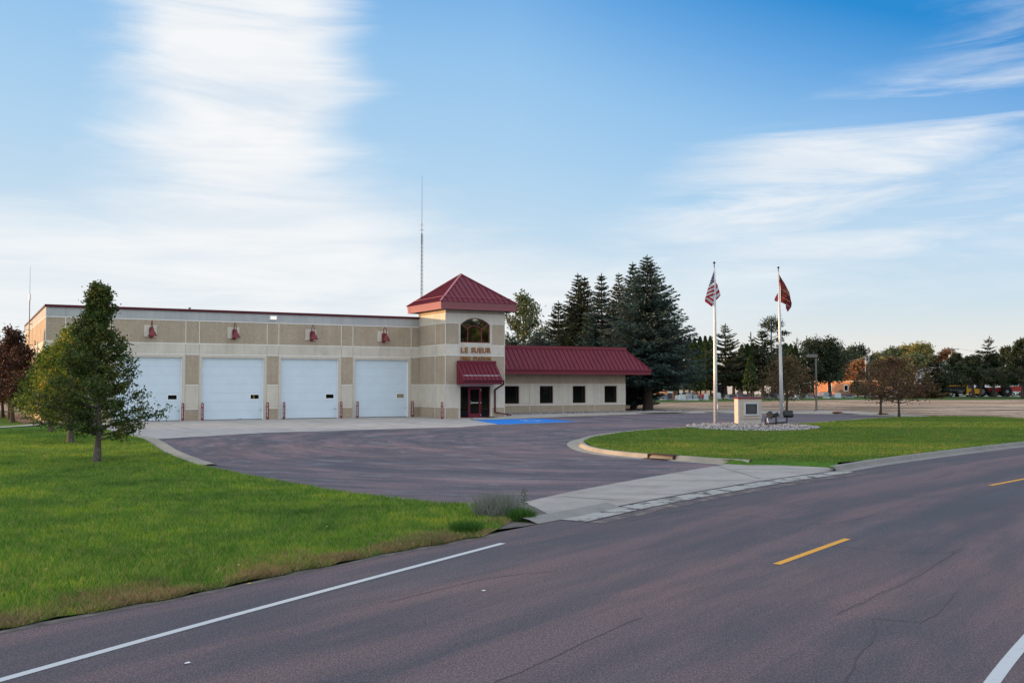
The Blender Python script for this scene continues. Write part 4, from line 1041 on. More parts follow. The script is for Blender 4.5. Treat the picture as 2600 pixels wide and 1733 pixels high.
def mat_stars():
    m, nt = new_mat('navy cloth with stars')
    uvn = nt.nodes.new('ShaderNodeTexCoord')
    v = N(nt, 'ShaderNodeTexVoronoi', inp={'Scale': 1.0, 'Randomness': .12}); nt.links.new(uvn.outputs['UV'], v.inputs['Vector'])
    st = math_(nt, 'LESS_THAN', v.outputs['Distance'], .26)
    finish(nt, mixc(nt, st, (.015, .015, .09), (.55, .55, .65)), .8); return m
class Cloth:
    def __init__(s): s.v = []; s.f = []; s.m = []; s.uv = []
    def patch(s, c, y, uv, mi, n=8, m=8, wav=.03):
        """c: four (x,z) corners round; y: four depths; uv: four"""
        i0 = len(s.v)
        for i in range(n+1):
            for j in range(m+1):
                a, b = i/n, j/m; w_ = ((1-a)*(1-b), a*(1-b), a*b, (1-a)*b)
                x = sum(w_[k]*c[k][0] for k in range(4)); z = sum(w_[k]*c[k][1] for k in range(4)); yy = sum(w_[k]*y[k] for k in range(4))
                yy += wav*math.sin(a*5.0+b*1.5)*math.sin(math.pi*b)
                s.v.append((x, yy, z)); s.uv.append((sum(w_[k]*uv[k][0] for k in range(4)), sum(w_[k]*uv[k][1] for k in range(4))))
        for i in range(n):
            for j in range(m):
                a = i0+i*(m+1)+j; s.f.append((a, a+m+1, a+m+2, a+1)); s.m.append(mi)
    def build(s, name, mats):
        me = bpy.data.meshes.new(name); me.from_pydata(s.v, [], s.f)
        for m in mats: me.materials.append(m)
        me.polygons.foreach_set('material_index', s.m); me.polygons.foreach_set('use_smooth', [True]*len(me.polygons))
        ul = me.uv_layers.new(name='UVMap')
        for lp in me.loops: ul.data[lp.index].uv = s.uv[lp.vertex_index]
        o = bpy.data.objects.new(name, me); COL.objects.link(o); md = o.modifiers.new('thickness', 'SOLIDIFY'); md.thickness = .006; return o
def F1(x, y): return ((x-512)*.00187, (330-y)*.00187)      # millimetre sketch of the hanging flag to metres
cl = Cloth()
q = [F1(495, 330), F1(310, 825), F1(495, 690), F1(500, 500)]
cl.patch(q, (0, -.10, -.02, 0), ((0, 0), (0, 7.2), (3.0, 5.4), (2.2, 2.0)), 1, wav=.01)
cl.patch([F1(310, 825), F1(200, 1190), F1(437, 1100), F1(470, 735)], (-.10, -.18, .02, .02), ((0, 1.0), (0, 7.0), (1, 7.0), (1, 1.0)), 0)
cl.patch([F1(470, 735), F1(437, 1100), F1(500, 1075), F1(500, 690)], (.02, .02, -.05, 0), ((0, 1.0), (0, 7.0), (1, 6.6), (1, .6)), 0, wav=0)
cl.patch([F1(200, 1190), F1(190, 1285), F1(420, 1435), F1(500, 1330)], (-.18, -.16, .03, .05), ((0, 4.0), (0, 5.0), (1, 5.0), (1, 3.4)), 0, wav=.02)
cl.patch([F1(200, 1190), F1(500, 1330), F1(500, 1110), F1(437, 1100)], (-.18, .05, .0, .02), ((0, 4.0), (1, 3.4), (1, .6), (0, .3)), 0, wav=.0)
cl.patch([F1(512, 500), F1(512, 740), F1(560, 790), F1(560, 640)], (.04, .06, .05, .04), ((0, 0), (0, 4), (1, 4), (1, 0)), 1, wav=0)
cl.patch([F1(512, 700), F1(515, 1250), F1(700, 1080), F1(590, 710)], (.06, .14, .06, .06), ((0, 0.0), (0, 6.6), (1, 6.0), (1, 2.0)), 0)
cl.patch([F1(515, 1250), F1(550, 1252), F1(640, 1160), F1(700, 1080)], (.14, .14, .10, .06), ((0, 6.6), (.3, 7), (.6, 7), (1, 6.0)), 0, wav=0)
fl1 = cl.build('striped_flag', [mat_stripes(), mat_stars()]); fl1.location = (11.62, 56.90, 8.93)
tag(fl1, 'red and white striped flag with blue starred canton hanging limp on the left pole', 'flag')
def F2(x, y): return ((x-400)*.00206, (340-y)*.00206)
cl = Cloth(); mr = mat_plain('dark red flag cloth', (.075, .003, .009), .8, var=.35, scale=3); mgd = mat_plain('gold flag print', (.20, .08, .025), .7); mrl = mat_plain('crimson flag cloth', (.15, .006, .035), .8, var=.2)
cl.patch([F2(400, 340), F2(440, 800), F2(690, 900), F2(560, 620)], (0, .0, -.12, -.06), ((0, 0),)*4, 0, wav=.04)
cl.patch([F2(440, 800), F2(445, 1190), F2(590, 1265), F2(690, 900)], (.0, .05, -.05, -.12), ((0, 0),)*4, 0, wav=.05)
cl.patch([F2(690, 900), F2(590, 1265), F2(755, 1350), F2(765, 1230)], (-.12, -.05, -.02, -.08), ((0, 0),)*4, 0, wav=.03)
cl.patch([F2(585, 1265), F2(595, 1385), F2(645, 1480), F2(755, 1350)], (-.05, .0, .02, -.02), ((0, 0),)*4, 2, wav=.02)
cl.patch([F2(645, 1480), F2(670, 1470), F2(720, 1390), F2(755, 1350)], (.02, .02, .0, -.02), ((0, 0),)*4, 2, wav=.0)
cl.patch([F2(405, 500), F2(370, 900), F2(420, 900), F2(430, 500)], (.04, .10, .06, .04), ((0, 0),)*4, 2, wav=0)
cl.patch([F2(370, 900), F2(275, 1070), F2(400, 1165), F2(430, 900)], (.10, .16, .10, .06), ((0, 0),)*4, 2, wav=.03)
cl.patch([F2(275, 1070), F2(270, 1140), F2(320, 1165), F2(400, 1165)], (.16, .16, .14, .10), ((0, 0),)*4, 2, wav=0)
fl2 = cl.build('red_flag', [mr, mgd, mrl]); fl2.location = (16.83, 62.5, 9.33); tag(fl2, 'dark red flag with faded gold emblem and lettering hanging on the right pole', 'flag')
mb = MB()
def gs(a, b, wd): mb.bar((F2(*a)[0], -.19, F2(*a)[1]), (F2(*b)[0], -.22, F2(*b)[1]), .012, wd, up=(0, 0, 1))
gs((450, 830), (590, 800), .04); gs((450, 900), (540, 890), .035); gs((455, 950), (600, 1030), .03); gs((520, 880), (650, 930), .045); gs((600, 800), (660, 960), .05); gs((620, 880), (660, 1000), .04); gs((500, 695), (545, 640), .02)
for i in range(7): gs((465+i*34, 1045+i*21), (485+i*34, 1058+i*21), .055)
mb.build('gold_print', mgd, fl2)
# ------------------------------------------------------------------ stone monument
r = empty('stone_monument', (13.78, 57.4, .12), 0.10, label='cream stone monument with dark plaque and maroon cap in the rock bed', cat='monument')
mb = MB(); mb.box(-.70, .57, .02, .62, 0, .30); mb.build('plinth', M['mon2'], r, bevel=.01)
mb = MB()
for x0, x1 in ((-.70, -.032), (-.014, .60)):
    for z0, z1 in ((.306, .90), (.914, 1.46)): mb.box(x0+(.0 if x0 < -.1 else .0), x1, -.03, .65, z0, z1)
mb.box(-.69, .59, -.015, .63, .30, 1.459); mb.build('stone_block', M['mon'], r, bevel=.006)
mb = MB(); mb.box(-.80, -.70, -.02, .66, 0, 1.46); mb.build('side_pilaster', M['mon2'], r, bevel=.008)
mb = MB(); mb.box(-.82, .64, -.06, .70, 1.46, 1.555); mb.build('cap', M['maroon2'], r, bevel=.008)
mb = MB(); 
for a in ((-.47, .42, -.075, -.03, .50, .59), (-.47, .42, -.075, -.03, 1.17, 1.26), (-.47, -.36, -.075, -.03, .59, 1.17), (.31, .42, -.075, -.03, .59, 1.17)): mb.box(*a)
fr_ = mb.build('plaque_frame', M['frame'], r, bevel=.01)
mb = MB(); mb.box(-.36, .31, -.055, -.03, .59, 1.17); pq = mb.build('plaque', M['bronze'], r)
mb = MB()
for i in range(9): mb.box(-.28+.03*(i % 3), .23-.03*((i*2) % 3), -.058, -.055, .66+i*.052, .675+i*.052)
mb.build('raised_text_lines', mat_plain('plaque text', (.10, .10, .105), .5), pq)
# ------------------------------------------------------------------ ground floodlights on a bar
r = empty('flood_light_stand', (14.63, 55.3, .12), .05, label='three black floodlights on a low bar beside the stone monument', cat='floodlight')
mb = MB(); mb.tube([(0, 0, 0), (0, 0, .30)], .05, 10); mb.lathe((0, 0, 0), [(.09, 0), (.09, .05), (.05, .07)], 12); mb.build('stem', M['black'], r)
mb = MB(); mb.tube([(-.60, 0, .12), (.62, 0, .20)], .045, 10); mb.build('cross_bar', M['black'], r)
def lamp(x, z, tx, rz, w_, h_, d_):
    mb = MB(); mb.box(-w_/2, w_/2, -d_/2, d_/2, -h_/2, h_/2); mb.box(-w_/2-.015, w_/2+.015, -d_/2-.03, -d_/2, -h_/2-.015, h_/2+.015); 
    for i in range(5): mb.box(-w_/2+.03+i*(w_-.08)/4, -w_/2+.045+i*(w_-.08)/4, d_/2, d_/2+.03, -h_/2+.02, h_/2-.02)
    o = mb.build('lamp_head', M['black'], r, bevel=.012); o.location = (x, 0, z); o.rotation_euler = (tx, 0, rz)
lamp(-.32, .62, R(50), R(55), .34, .26, .30); lamp(-.02, .60, R(-20), R(75), .26, .22, .26); lamp(.68, .68, R(60), R(4), .50, .24, .30)
for pts in ([(-.60, 0, .12), (-.62, 0, .40), (-.45, 0, .55)], [(0, 0, .28), (0, 0, .55)], [(.60, 0, .2), (.62, 0, .60)]):
    mb = MB(); mb.tube(pts, .037, 8); mb.build('knuckle', M['black'], r)
mb = MB(); mb.tube([(0, 0, 0), (-.10, 0, .42)], .022, 6); mb.tube([(.14, 0, 0), (.14, 0, .12)], .03, 6); tag(mb.build('white_pipe', M['white'], loc=(14.46, 56.2, .14)), 'short white pipes standing behind the floodlight bar', 'pipe')
# ------------------------------------------------------------------ parking lot light
r = empty('lamp_post', (25.82, 84.6, 0), 0, label='brown shoebox lamp post at the far edge of the parking lot', cat='lamp post')
mb = MB(); mb.lathe((0, 0, 0), [(.30, 0), (.30, .14), (.28, .16)], 20); mb.build('concrete_base', M['conc'], r)
mb = MB(); mb.lathe((0, 0, .16), [(.20, 0), (.19, .05), (.10, .12)], 12); mb.tube([(0, 0, .16), (0, 0, 4.95)], [.085, .07], 10); mb.build('pole', M['polebrown'], r)
mb = MB(); mb.box(-.74, .10, -.20, .20, 4.68, 4.94); mb.box(-.70, -.16, -.16, .16, 4.66, 4.68); mb.build('lamp_head', M['polebrown'], r, bevel=.02)
# rusty catch basin lids by the far kerb
for i, (x, y) in enumerate(((26.3, 80.6), (28.6, 76.9))):
    mb = MB(); mb.lathe((x, y, .10), [(.42, .02), (.42, .05), (.32, .09), (.1, .11)], 14); tag(mb.build('leaf_pile', mat_plain('red leaf litter', (.16, .05, .025), .95, var=.5, scale=20)), ('low heap of red leaves on the far kerb left of the island tree', 'low heap of red leaves on the far kerb near the light green lawn')[i], 'leaf pile')
# ------------------------------------------------------------------ trees
def quads_at(P, size, rngs, flat_=0.0, aspect=.6, up=None):
    """rhombic leaves of random facing at points P"""
    n = len(P); d = rng.normal(size=(n, 3)); d[:, 2] *= (1-flat_); d /= np.linalg.norm(d, axis=1)[:, None]+1e-9
    if up is not None: d = d*(1-up[3])+np.array(up[:3])*up[3]; d /= np.linalg.norm(d, axis=1)[:, None]+1e-9
    e = rng.normal(size=(n, 3)); e -= (e*d).sum(1)[:, None]*d; e /= np.linalg.norm(e, axis=1)[:, None]+1e-9
    s = (size*rng.uniform(rngs[0], rngs[1], n))[:, None]
    return np.stack([P-d*s*.5, P+e*s*aspect*.5, P+d*s*.5, P-e*s*aspect*.5], 1)
def limb(mb, p, d, L, r, n=5, droop=0, wob=.08, mi=0, sides=6):
    pts = [Vector(p)]; d = Vector(d).normalized(); q = Vector(p)
    for i in range(n):
        q = q+d*(L/n); pts.append(q.copy())
        d = (d+Vector((random.uniform(-wob, wob), random.uniform(-wob, wob), random.uniform(-wob, wob)-droop))).normalized()
    mb.tube(pts, [r*(1-.8*i/n) for i in range(n+1)], sides, mi, cap=False)
    return pts
def broadleaf(name, loc, h, z0, prof, nleaf, lsize, leafmat, barkmat, label, cat='tree', group=None, tr=.07, nl=34, lean=(0, 0), fork=False, seed=1, gap=.0, twigs=6, sig=.13, up=.55, ground=0, kids=True, elong=(1, 1), top=.97, rag=None):
    """trunk, limbs and twigs grown into a crown whose radius follows prof(t), t from 0 (crown base) to 1 (top)"""
    random.seed(seed); global rng; rng = np.random.default_rng(seed)
    r = empty(name, loc, 0, label=label, cat=cat); 
    if group: r['group'] = group
    mb = MB(); ax = lambda z: Vector((lean[0]*z/h+.05*math.sin(z*1.3+seed)*min(1, h/6), lean[1]*z/h+.05*math.cos(z*1.1+seed), z))
    zs_ = np.linspace(0, h*top, 9); mb.tube([ax(z) for z in zs_], [tr*(1.35 if i == 0 else 1)*(1-.93*(z/h)**.9) for i, z in enumerate(zs_)], 10, cap=False)
    C = []; W = []
    for i in range(nl):
        t = (i+random.random())/nl; t = t**.9; z = z0+(h-z0)*t*.97
        R_ = prof(t)*random.uniform(.72, 1.12)
        if rag: R_ = prof(t)*random.uniform(1-rag, 1+rag*.55)
        if random.random() < gap: R_ *= .5
        a = i*2.399+random.uniform(-.4, .4); el = up+.5*t
        zb = max(z0*.75, z-R_*math.tan(min(el, 1.1))*.55); 
        p0 = ax(zb); tip = ax(z)+Vector((math.cos(a)*R_*elong[0], math.sin(a)*R_*elong[1], 0)); dv = tip-p0
        pts = limb(mb, p0, dv, dv.length, tr*.38*(1-.65*t), 5, -.02, .07)
        for k_ in range(twigs):
            f = .30+.70*(k_+random.random())/twigs; j = min(4, int(f*5)); b = pts[j].lerp(pts[j+1], f*5-j)
            dd = (dv.normalized()+Vector((random.uniform(-1, 1), random.uniform(-1, 1), random.uniform(-.5, .8)))*.9)
            tl = (.12+.30*R_*(1.1-f*.5)); tp_ = limb(mb, b, dd, tl, tr*.09, 3, .0, .12, sides=4)
            for q in tp_[1:]: C.append(tuple(q)); W.append(1)
            C.append(tuple(b)); W.append(.7)
    # leader
    for i in range(10): C.append(tuple(ax(h*(1-.03*i/10)+random.uniform(-.3, .0)))); W.append(.6)
    C = np.array(C); W = np.array(W); W = W/W.sum(); idx = rng.choice(len(C), nleaf, p=W)
    P = C[idx]+rng.normal(size=(nleaf, 3))*sig*np.array([1, 1, .8])
    P = P[P[:, 2] > .5*z0]
    mb.build('trunk', barkmat, r, smooth=True, recalc=False)
    raw_mesh('crown', quads_at(P, lsize, (.6, 1.35)), 4, leafmat, r)
    return r
def conifer(name, loc, h, z0, Rb, n_whorl, per, leafmat, barkmat, label, group=None, seed=1, clump=.26, pw=.85, droop=.12, fill=1.0, trunk=.18, twin=None, lean=0, rag=.25, bulge=0.0, cat='tree', nb=7, tuft=3, asp=.34, flatten=.25, elong=1.0):
    random.seed(seed); global rng; rng = np.random.default_rng(seed)
    r = empty(name, loc, random.uniform(0, 6.28) if not lean else 0, label=label, cat=cat)
    if group: r['group'] = group
    mb = MB(); Q = []
    tops = [(0, 0, h)]+([twin] if twin else [])
    for (ox, oy, hh) in tops:
        axf = lambda z: Vector((ox*min(1, z/(hh*.35))+lean*z, oy*min(1, z/(hh*.35)), z))
        mb.tube([axf(z) for z in np.linspace(0, hh*.99, 8)], [trunk*(1.25 if i == 0 else 1)*(1-.95*i/7) for i in range(8)], 10, cap=False)
        for wv_ in range(n_whorl):
            t = (wv_+random.uniform(-.3, .3))/n_whorl; t = min(max(t, 0), .995); z = z0+(hh-z0)*t
            Rw_ = Rb*((1-t)**pw)*(1+bulge*math.sin(math.pi*t))+.12
            if t < .12: Rw_ *= .62+3.2*t
            nbr = max(4, int(per*(1-.45*t)))
            for b in range(nbr):
                if random.random() > fill: continue
                a = 2*math.pi*(b+random.random()*.8)/nbr+wv_*1.1; L = Rw_*random.uniform(1-rag, 1+rag*.75)*(1 if elong == 1 else (abs(math.cos(a))*(elong-1)+1))
                dz = (.45*t+random.uniform(-.05, .1))-droop
                d = Vector((math.cos(a), math.sin(a), dz)).normalized(); p = axf(z); s = Vector((-math.sin(a), math.cos(a), 0))
                nseg = max(2, int(L/.32)); prev = Vector(p)
                for k_ in range(1, nseg+1):
                    f = k_/nseg; q = p+d*(L*f)+Vector((0, 0, -L*droop*.9*math.sin(f*2.2)+L*.10*f*f))
                    if k_ == nseg or k_ == nseg//2: pass
                    wdt = L*.34*(1-f*.72)*(1 if f > .25 else .5)+.05
                    m_ = max(1, int(nb*(wdt/.5)*1.2))
                    for _ in range(min(m_, nb)+tuft-2):
                        o_ = random.uniform(-1, 1); pt = q+s*(wdt*o_)+d*random.uniform(-.16, .16)-Vector((0, 0, abs(o_)*wdt*.22+random.uniform(0, .10)))
                        dirv = (d*random.uniform(.5, 1)+s*o_*.9+Vector((0, 0, random.uniform(-.35, .25)))).normalized()
                        Q.append((pt, dirv))
                    prev = q
                if L > .6: mb.tube([p, p+d*(L*.5)+Vector((0, 0, -L*droop*.7)), q], [trunk*.16*(1-t*.6), trunk*.10, .006], 4, cap=False)
        for k_ in range(12): Q.append((axf(hh*(1-.004*k_)-.08*k_*.5), Vector((random.uniform(-.4, .4), random.uniform(-.4, .4), 1)).normalized()))
    P = np.array([tuple(q[0]) for q in Q]); d = np.array([tuple(q[1]) for q in Q]); n = len(P)
    e = rng.normal(size=(n, 3)); e[:, 2] *= .5; e -= (e*d).sum(1)[:, None]*d; e /= np.linalg.norm(e, axis=1)[:, None]+1e-9
    g2 = np.cross(d, e)
    s = (clump*rng.uniform(.6, 1.4, n))[:, None]; V1 = np.stack([P-d*s*.5, P+e*s*asp*.5, P+d*s*.55, P-e*s*asp*.5], 1); V2 = np.stack([P-d*s*.5, P+g2*s*asp*.4, P+d*s*.5, P-g2*s*asp*.4], 1)
    mb.build('trunk', barkmat, r, smooth=True, recalc=False)
    raw_mesh('crown', np.concatenate([V1, V2]), 4, leafmat, r)
    return r
def thuja(name, loc, h, rad, leafmat, label, seed, n=2600, group=None, size=.42, zb=.35):
    global rng; rng = np.random.default_rng(seed)
    r = empty(name, loc, 0, label=label, cat='tree'); 
    if group: r['group'] = group
    z = rng.uniform(0, 1, n)**.9; th = rng.uniform(0, 6.28, n)
    prof = np.clip((1-z)**.55, 0, 1)*np.clip(z*7+.55, 0, 1)*(1+.10*np.sin(th*3+z*9+seed)+.07*np.sin(z*31+th*2)); rr = rad*prof*rng.uniform(.72, 1.05, n)
    P = np.stack([rr*np.cos(th), rr*np.sin(th), zb+z*(h-zb)], 1)
    raw_mesh('crown', quads_at(P, size, (.6, 1.4), aspect=.5, up=(0, 0, 1, .6)), 4, leafmat, r)
    mb = MB(); mb.tube([(0, 0, 0), (0, 0, h*.8)], [.16, .04], 8, cap=False); mb.build('trunk', M['bark_r'], r, recalc=False); return r

LF = {}
LF['linden'] = mat_leaf('linden leaves', [(.012, .028, .007), (.027, .056, .011), (.055, .090, .016), (.115, .130, .026), (.22, .18, .045)], .35, .45, .9)
LF['linden2'] = mat_leaf('yellow green leaves', [(.032, .062, .010), (.065, .115, .013), (.11, .165, .018), (.20, .21, .022), (.38, .28, .03)], .4, .45, .8)
LF['red'] = mat_leaf('dark red leaves', [(.015, .008, .008), (.035, .014, .012), (.070, .025, .018), (.05, .035, .015), (.12, .05, .03)], .25, .4)
LF['crab'] = mat_leaf('rusty leaves', [(.030, .032, .014), (.065, .056, .022), (.11, .070, .030), (.16, .10, .045), (.15, .13, .05)], .3, .5, .7)
LF['crabred'] = mat_leaf('wine red leaves', [(.036, .030, .014), (.066, .046, .020), (.12, .045, .028), (.16, .088, .040), (.13, .13, .045)], .3, .5, .7)
LF['blue'] = mat_leaf('blue spruce needles', [(.015, .032, .026), (.036, .066, .055), (.08, .13, .108), (.15, .21, .175)], .12, .45, .5)
LF['grspr'] = mat_leaf('green spruce needles', [(.014, .024, .014), (.032, .048, .028), (.062, .085, .048), (.11, .13, .075)], .12, .45, .5)
LF['olive'] = mat_leaf('olive spruce needles', [(.030, .038, .016), (.058, .068, .025), (.095, .105, .040), (.14, .14, .06)], .12, .45, .5)
LF['thuja'] = mat_leaf('arborvitae sprays', [(.008, .020, .006), (.018, .038, .008), (.030, .055, .010), (.050, .065, .016)], .12, .5, .6)
LF['dark'] = mat_leaf('dark far foliage', [(.012, .022, .012), (.025, .040, .020), (.042, .062, .030), (.065, .085, .042)], .2, .5, .3)
LF['mid'] = mat_leaf('mid green far foliage', [(.035, .052, .020), (.070, .092, .036), (.12, .14, .055), (.19, .185, .08)], .25, .55, .25)
LF['yel'] = mat_leaf('yellow green far foliage', [(.08, .085, .022), (.16, .150, .040), (.26, .225, .065), (.36, .30, .11)], .25, .55, .25)
LF['orange'] = mat_leaf('orange far foliage', [(.09, .045, .018), (.18, .08, .03), (.28, .12, .045), (.30, .17, .07)], .25, .5, .3)
LF['jun'] = mat_leaf('juniper foliage', [(.010, .017, .007), (.022, .034, .013), (.040, .054, .020), (.065, .068, .030)], .1, .5, .5)

# three young trees on the left lawn
pf1 = lambda t: 2.05*(min(1, .60+t*2.8) if t < .15 else max(.10, 1-((t-.15)/.85)**.72))*1.0
broadleaf('linden_tree', (-12.79, 30.77, .03), 5.55, .85, lambda t: 1.60*(min(1, .86+t*1.0) if t < .15 else max(.14, (1-((t-.15)/.85))**.95)), 26000, .088, LF['linden'], M['bark'],
          'front young tree of the left lawn, dark green with a pointed top', tr=.10, nl=76, seed=6, twigs=8, sig=.085, up=.3, gap=.12, rag=.5)
broadleaf('linden_tree', (-18.15, 41.0, .03), 4.8, .9, lambda t: 1.62*(min(1, .7+t*2.0) if t < .3 else max(.14, (1-((t-.3)/.7))**.70)), 17000, .11, LF['linden2'], M['bark'],
          'middle young tree of the left lawn, yellow green, behind the dark one', tr=.12, nl=70, seed=8, twigs=8, sig=.13, up=.3)
broadleaf('linden_tree', (-23.3, 50.5, .03), 4.3, .95, lambda t: 1.55*(min(1, .7+t*2.0) if t < .3 else max(.14, (1-((t-.3)/.7))**.6)), 13000, .13, LF['linden2'], M['bark'],
          'farthest yellow green young tree, beside the building corner', tr=.13, nl=60, seed=9, twigs=8, sig=.15, up=.3)
for i, (x, y, h, rr) in enumerate(((-36.6, 71.6, 5.1, 1.7), (-34.7, 68.9, 5.3, 1.7), (-31.5, 63.0, 5.9, 1.75), (-40.5, 76.5, 5.0, 1.8))):
    broadleaf('red_leaf_tree', (x, y, .03), h, 1.3, lambda t, rr=rr: rr*(.75+.8*t if t < .35 else max(.18, 1.03*(1-((t-.35)/.65)**1.6))), 7500, .17, LF['red'], M['bark_r'],
              ('dark red tree left of the building, second from the photo edge', 'dark red tree left of the building, third from the photo edge', 'dark red tree nearest the building side wall', 'dark red tree at the very left edge of the photo')[i], tr=.12, nl=34, seed=20+i, sig=.18, up=.6, group='red leaved trees beside the fire station')
# crabapples by the lot and on the right lawn
cp = lambda R_: (lambda t: R_*(.72+.9*t if t < .3 else max(.25, 1.0*(1-((t-.3)/.7)**1.9))))
broadleaf('crabapple_tree', (23.64, 85.8, 0), 4.75, 1.35, cp(2.8), 5200, .17, LF['crab'], M['bark_r'], 'brown leaved crabapple behind the right flagpole and floodlights', tr=.10, nl=44, seed=31, sig=.2, up=.35)
broadleaf('crabapple_tree', (27.85, 75.4, .1), 4.15, 1.25, cp(2.3), 3700, .15, LF['crab'], M['bark_r'], 'rusty crabapple, left of the pair at the right end of the island lawn', tr=.09, nl=40, seed=32, sig=.18, up=.35, fork=True)
broadleaf('crabapple_tree', (26.92, 69.5, .12), 4.15, 1.25, cp(2.3), 4500, .14, LF['crabred'], M['bark_r'], 'wine red crabapple, right of the pair on the island lawn', tr=.085, nl=44, seed=33, sig=.18, up=.35, elong=(1.15, 1))
# big blue spruces behind the office wing
def at(pxx, Y): return ((pxx-1300)/2528*Y, Y, 0)
def zat(py, Y): return H0+(973-py)/2528*Y
SP = [(1655, 652, 93, 5.5, 'blue', 'tallest blue spruce, just right of the office wing', None), (1608, 664, 97, 3.5, 'blue', 'blue grey spruce directly left of the tallest one', None), (1572, 693, 108, 3.4, 'olive', 'olive green spruce between the two blue spruce groups', None),
      (1528, 696, 98, 3.4, 'blue', 'blue spruce in the middle of the row behind the office roof', None), (1468, 695, 102, 3.8, 'grspr', 'twin topped dark spruce at the left of the row behind the office roof', (-.9, .3, zat(705, 102))), (1418, 765, 104, 4.0, 'grspr', 'shorter green spruce left of the twin topped one', None),
      (1300, 855, 96, 5.0, 'blue', 'low spreading blue spruce right of the entrance tower', None), (1370, 838, 97, 4.6, 'blue', 'low blue spruce top showing over the office roof', None)]
for i, (x, ty, Y, rb, mt, lb, tw) in enumerate(SP):
    h = zat(ty, Y)
    conifer('spruce_tree', at(x, Y) if i else (12.25+.3, 92.1, 0), h, 2.9 if i == 0 else .8, rb, int(h*3.1), 17, LF[mt], M['bark_r'], lb, seed=40+i, clump=.30, twin=tw, trunk=.42 if i == 0 else .3, droop=.16 if i == 0 else .10, nb=7, tuft=4, pw=.90, bulge=.06, rag=.28, group='spruces behind the office wing')
broadleaf('ash_tree', at(1330, 112), zat(745, 112), 3.0, lambda t: 4.3*(.6+1.3*t if t < .3 else max(.35, 1-((t-.3)/.7)**2.2)), 7500, .30, LF['mid'], M['bark_r'], 'airy yellow green deciduous tree just right of the entrance tower roof', tr=.28, nl=34, seed=50, sig=.35, gap=.3, up=.6, twigs=7)
# cemetery evergreens
TH = [(1751, 857, 178, 1.9), (1764, 858, 180, 1.5), (1778, 855, 178, 1.9), (1791, 854, 176, 1.7), (1804, 854, 178, 1.9), (1898, 874, 165, 2.3), (1912, 872, 170, 2.3), (1884, 876, 172, 1.9), (2008, 874, 182, 1.8), (2020, 877, 185, 1.8), (1768, 895, 160, 1.7), (1905, 905, 158, 1.8), (1995, 872, 188, 2.2)]
for i, (x, ty, Y, rd) in enumerate(TH):
    thuja('arborvitae', at(x, Y), zat(ty, Y), rd*.72, LF['thuja'], 'tall narrow dark arborvitae column in the cemetery tree row', 60+i, zb=1.3, group='arborvitae columns in the cemetery row')
CS = [(1842, 823, 165, 5.2, 'grspr', 'pointed dark spruce between the two flagpoles', .7), (1712, 800, 150, 3.6, 'olive', 'thin dark spruce against the right side of the blue spruces', .55), (1907, 845, 178, 3.6, 'olive', 'pale olive conifer left of the tall pine', .5), (1936, 838, 168, 4.6, 'grspr', 'broad dark spruce left of the right flagpole', .8),
      (1973, 875, 175, 4.2, 'grspr', 'low dark spruce behind the brown crabapple', .8), (2024, 858, 185, 3.2, 'olive', 'thin olive conifer right of the right flagpole', .5), (1862, 900, 172, 4.2, 'grspr', 'low dark spruce right of the pointed one', .85), (1720, 905, 165, 4.0, 'grspr', 'low dark evergreen beside the blue spruce trunk', .8)]
for i, (x, ty, Y, rb, mt, lb, fl_) in enumerate(CS):
    conifer('spruce_tree', at(x, Y), zat(ty, Y), 2.4, rb, 20, 10, LF[mt], M['bark_r'], lb, seed=80+i, clump=.50, trunk=.3, fill=fl_, nb=5, tuft=3, pw=.8, droop=.05)
# tall bare stemmed pine with a round top
random.seed(3); rng = np.random.default_rng(3)
r = empty('pine_tree', at(1960, 165), 0, label='tall pine with bare stem and round dark top by the right flagpole', cat='tree')
hp = zat(800, 165); mb = MB(); mb.tube([(0, 0, 0), (.1, 0, 5), (-.1, 0, 9), (0, 0, hp-.6)], [.28, .2, .13, .05], 8, cap=False); C = []
for (dx, dz, s) in ((0, -.9, 1.25), (-1.0, -1.7, .9), (1.0, -1.5, .9), (.2, -2.3, .9), (1.9, -3.0, .8), (-1.5, -2.9, .6), (1.2, -4.0, .7), (-.6, -4.6, .8), (2.0, -5.2, .8), (-1.6, -6.0, 1.0), (1.4, -6.6, 1.2), (0, -7.6, 1.4)):
    mb.tube([(0, 0, hp+dz-.7), (dx, random.uniform(-.5, .5), hp+dz)], [.05, .02], 4, cap=False)
    C.append(rng.normal(size=(int(260*s), 3))*np.array([.55, .55, .30])*s+np.array([dx, 0, hp+dz]))
mb.build('trunk', M['bark_r'], r, recalc=False); raw_mesh('crown', quads_at(np.concatenate(C), .40, (.6, 1.3), aspect=.4), 4, LF['dark'], r)
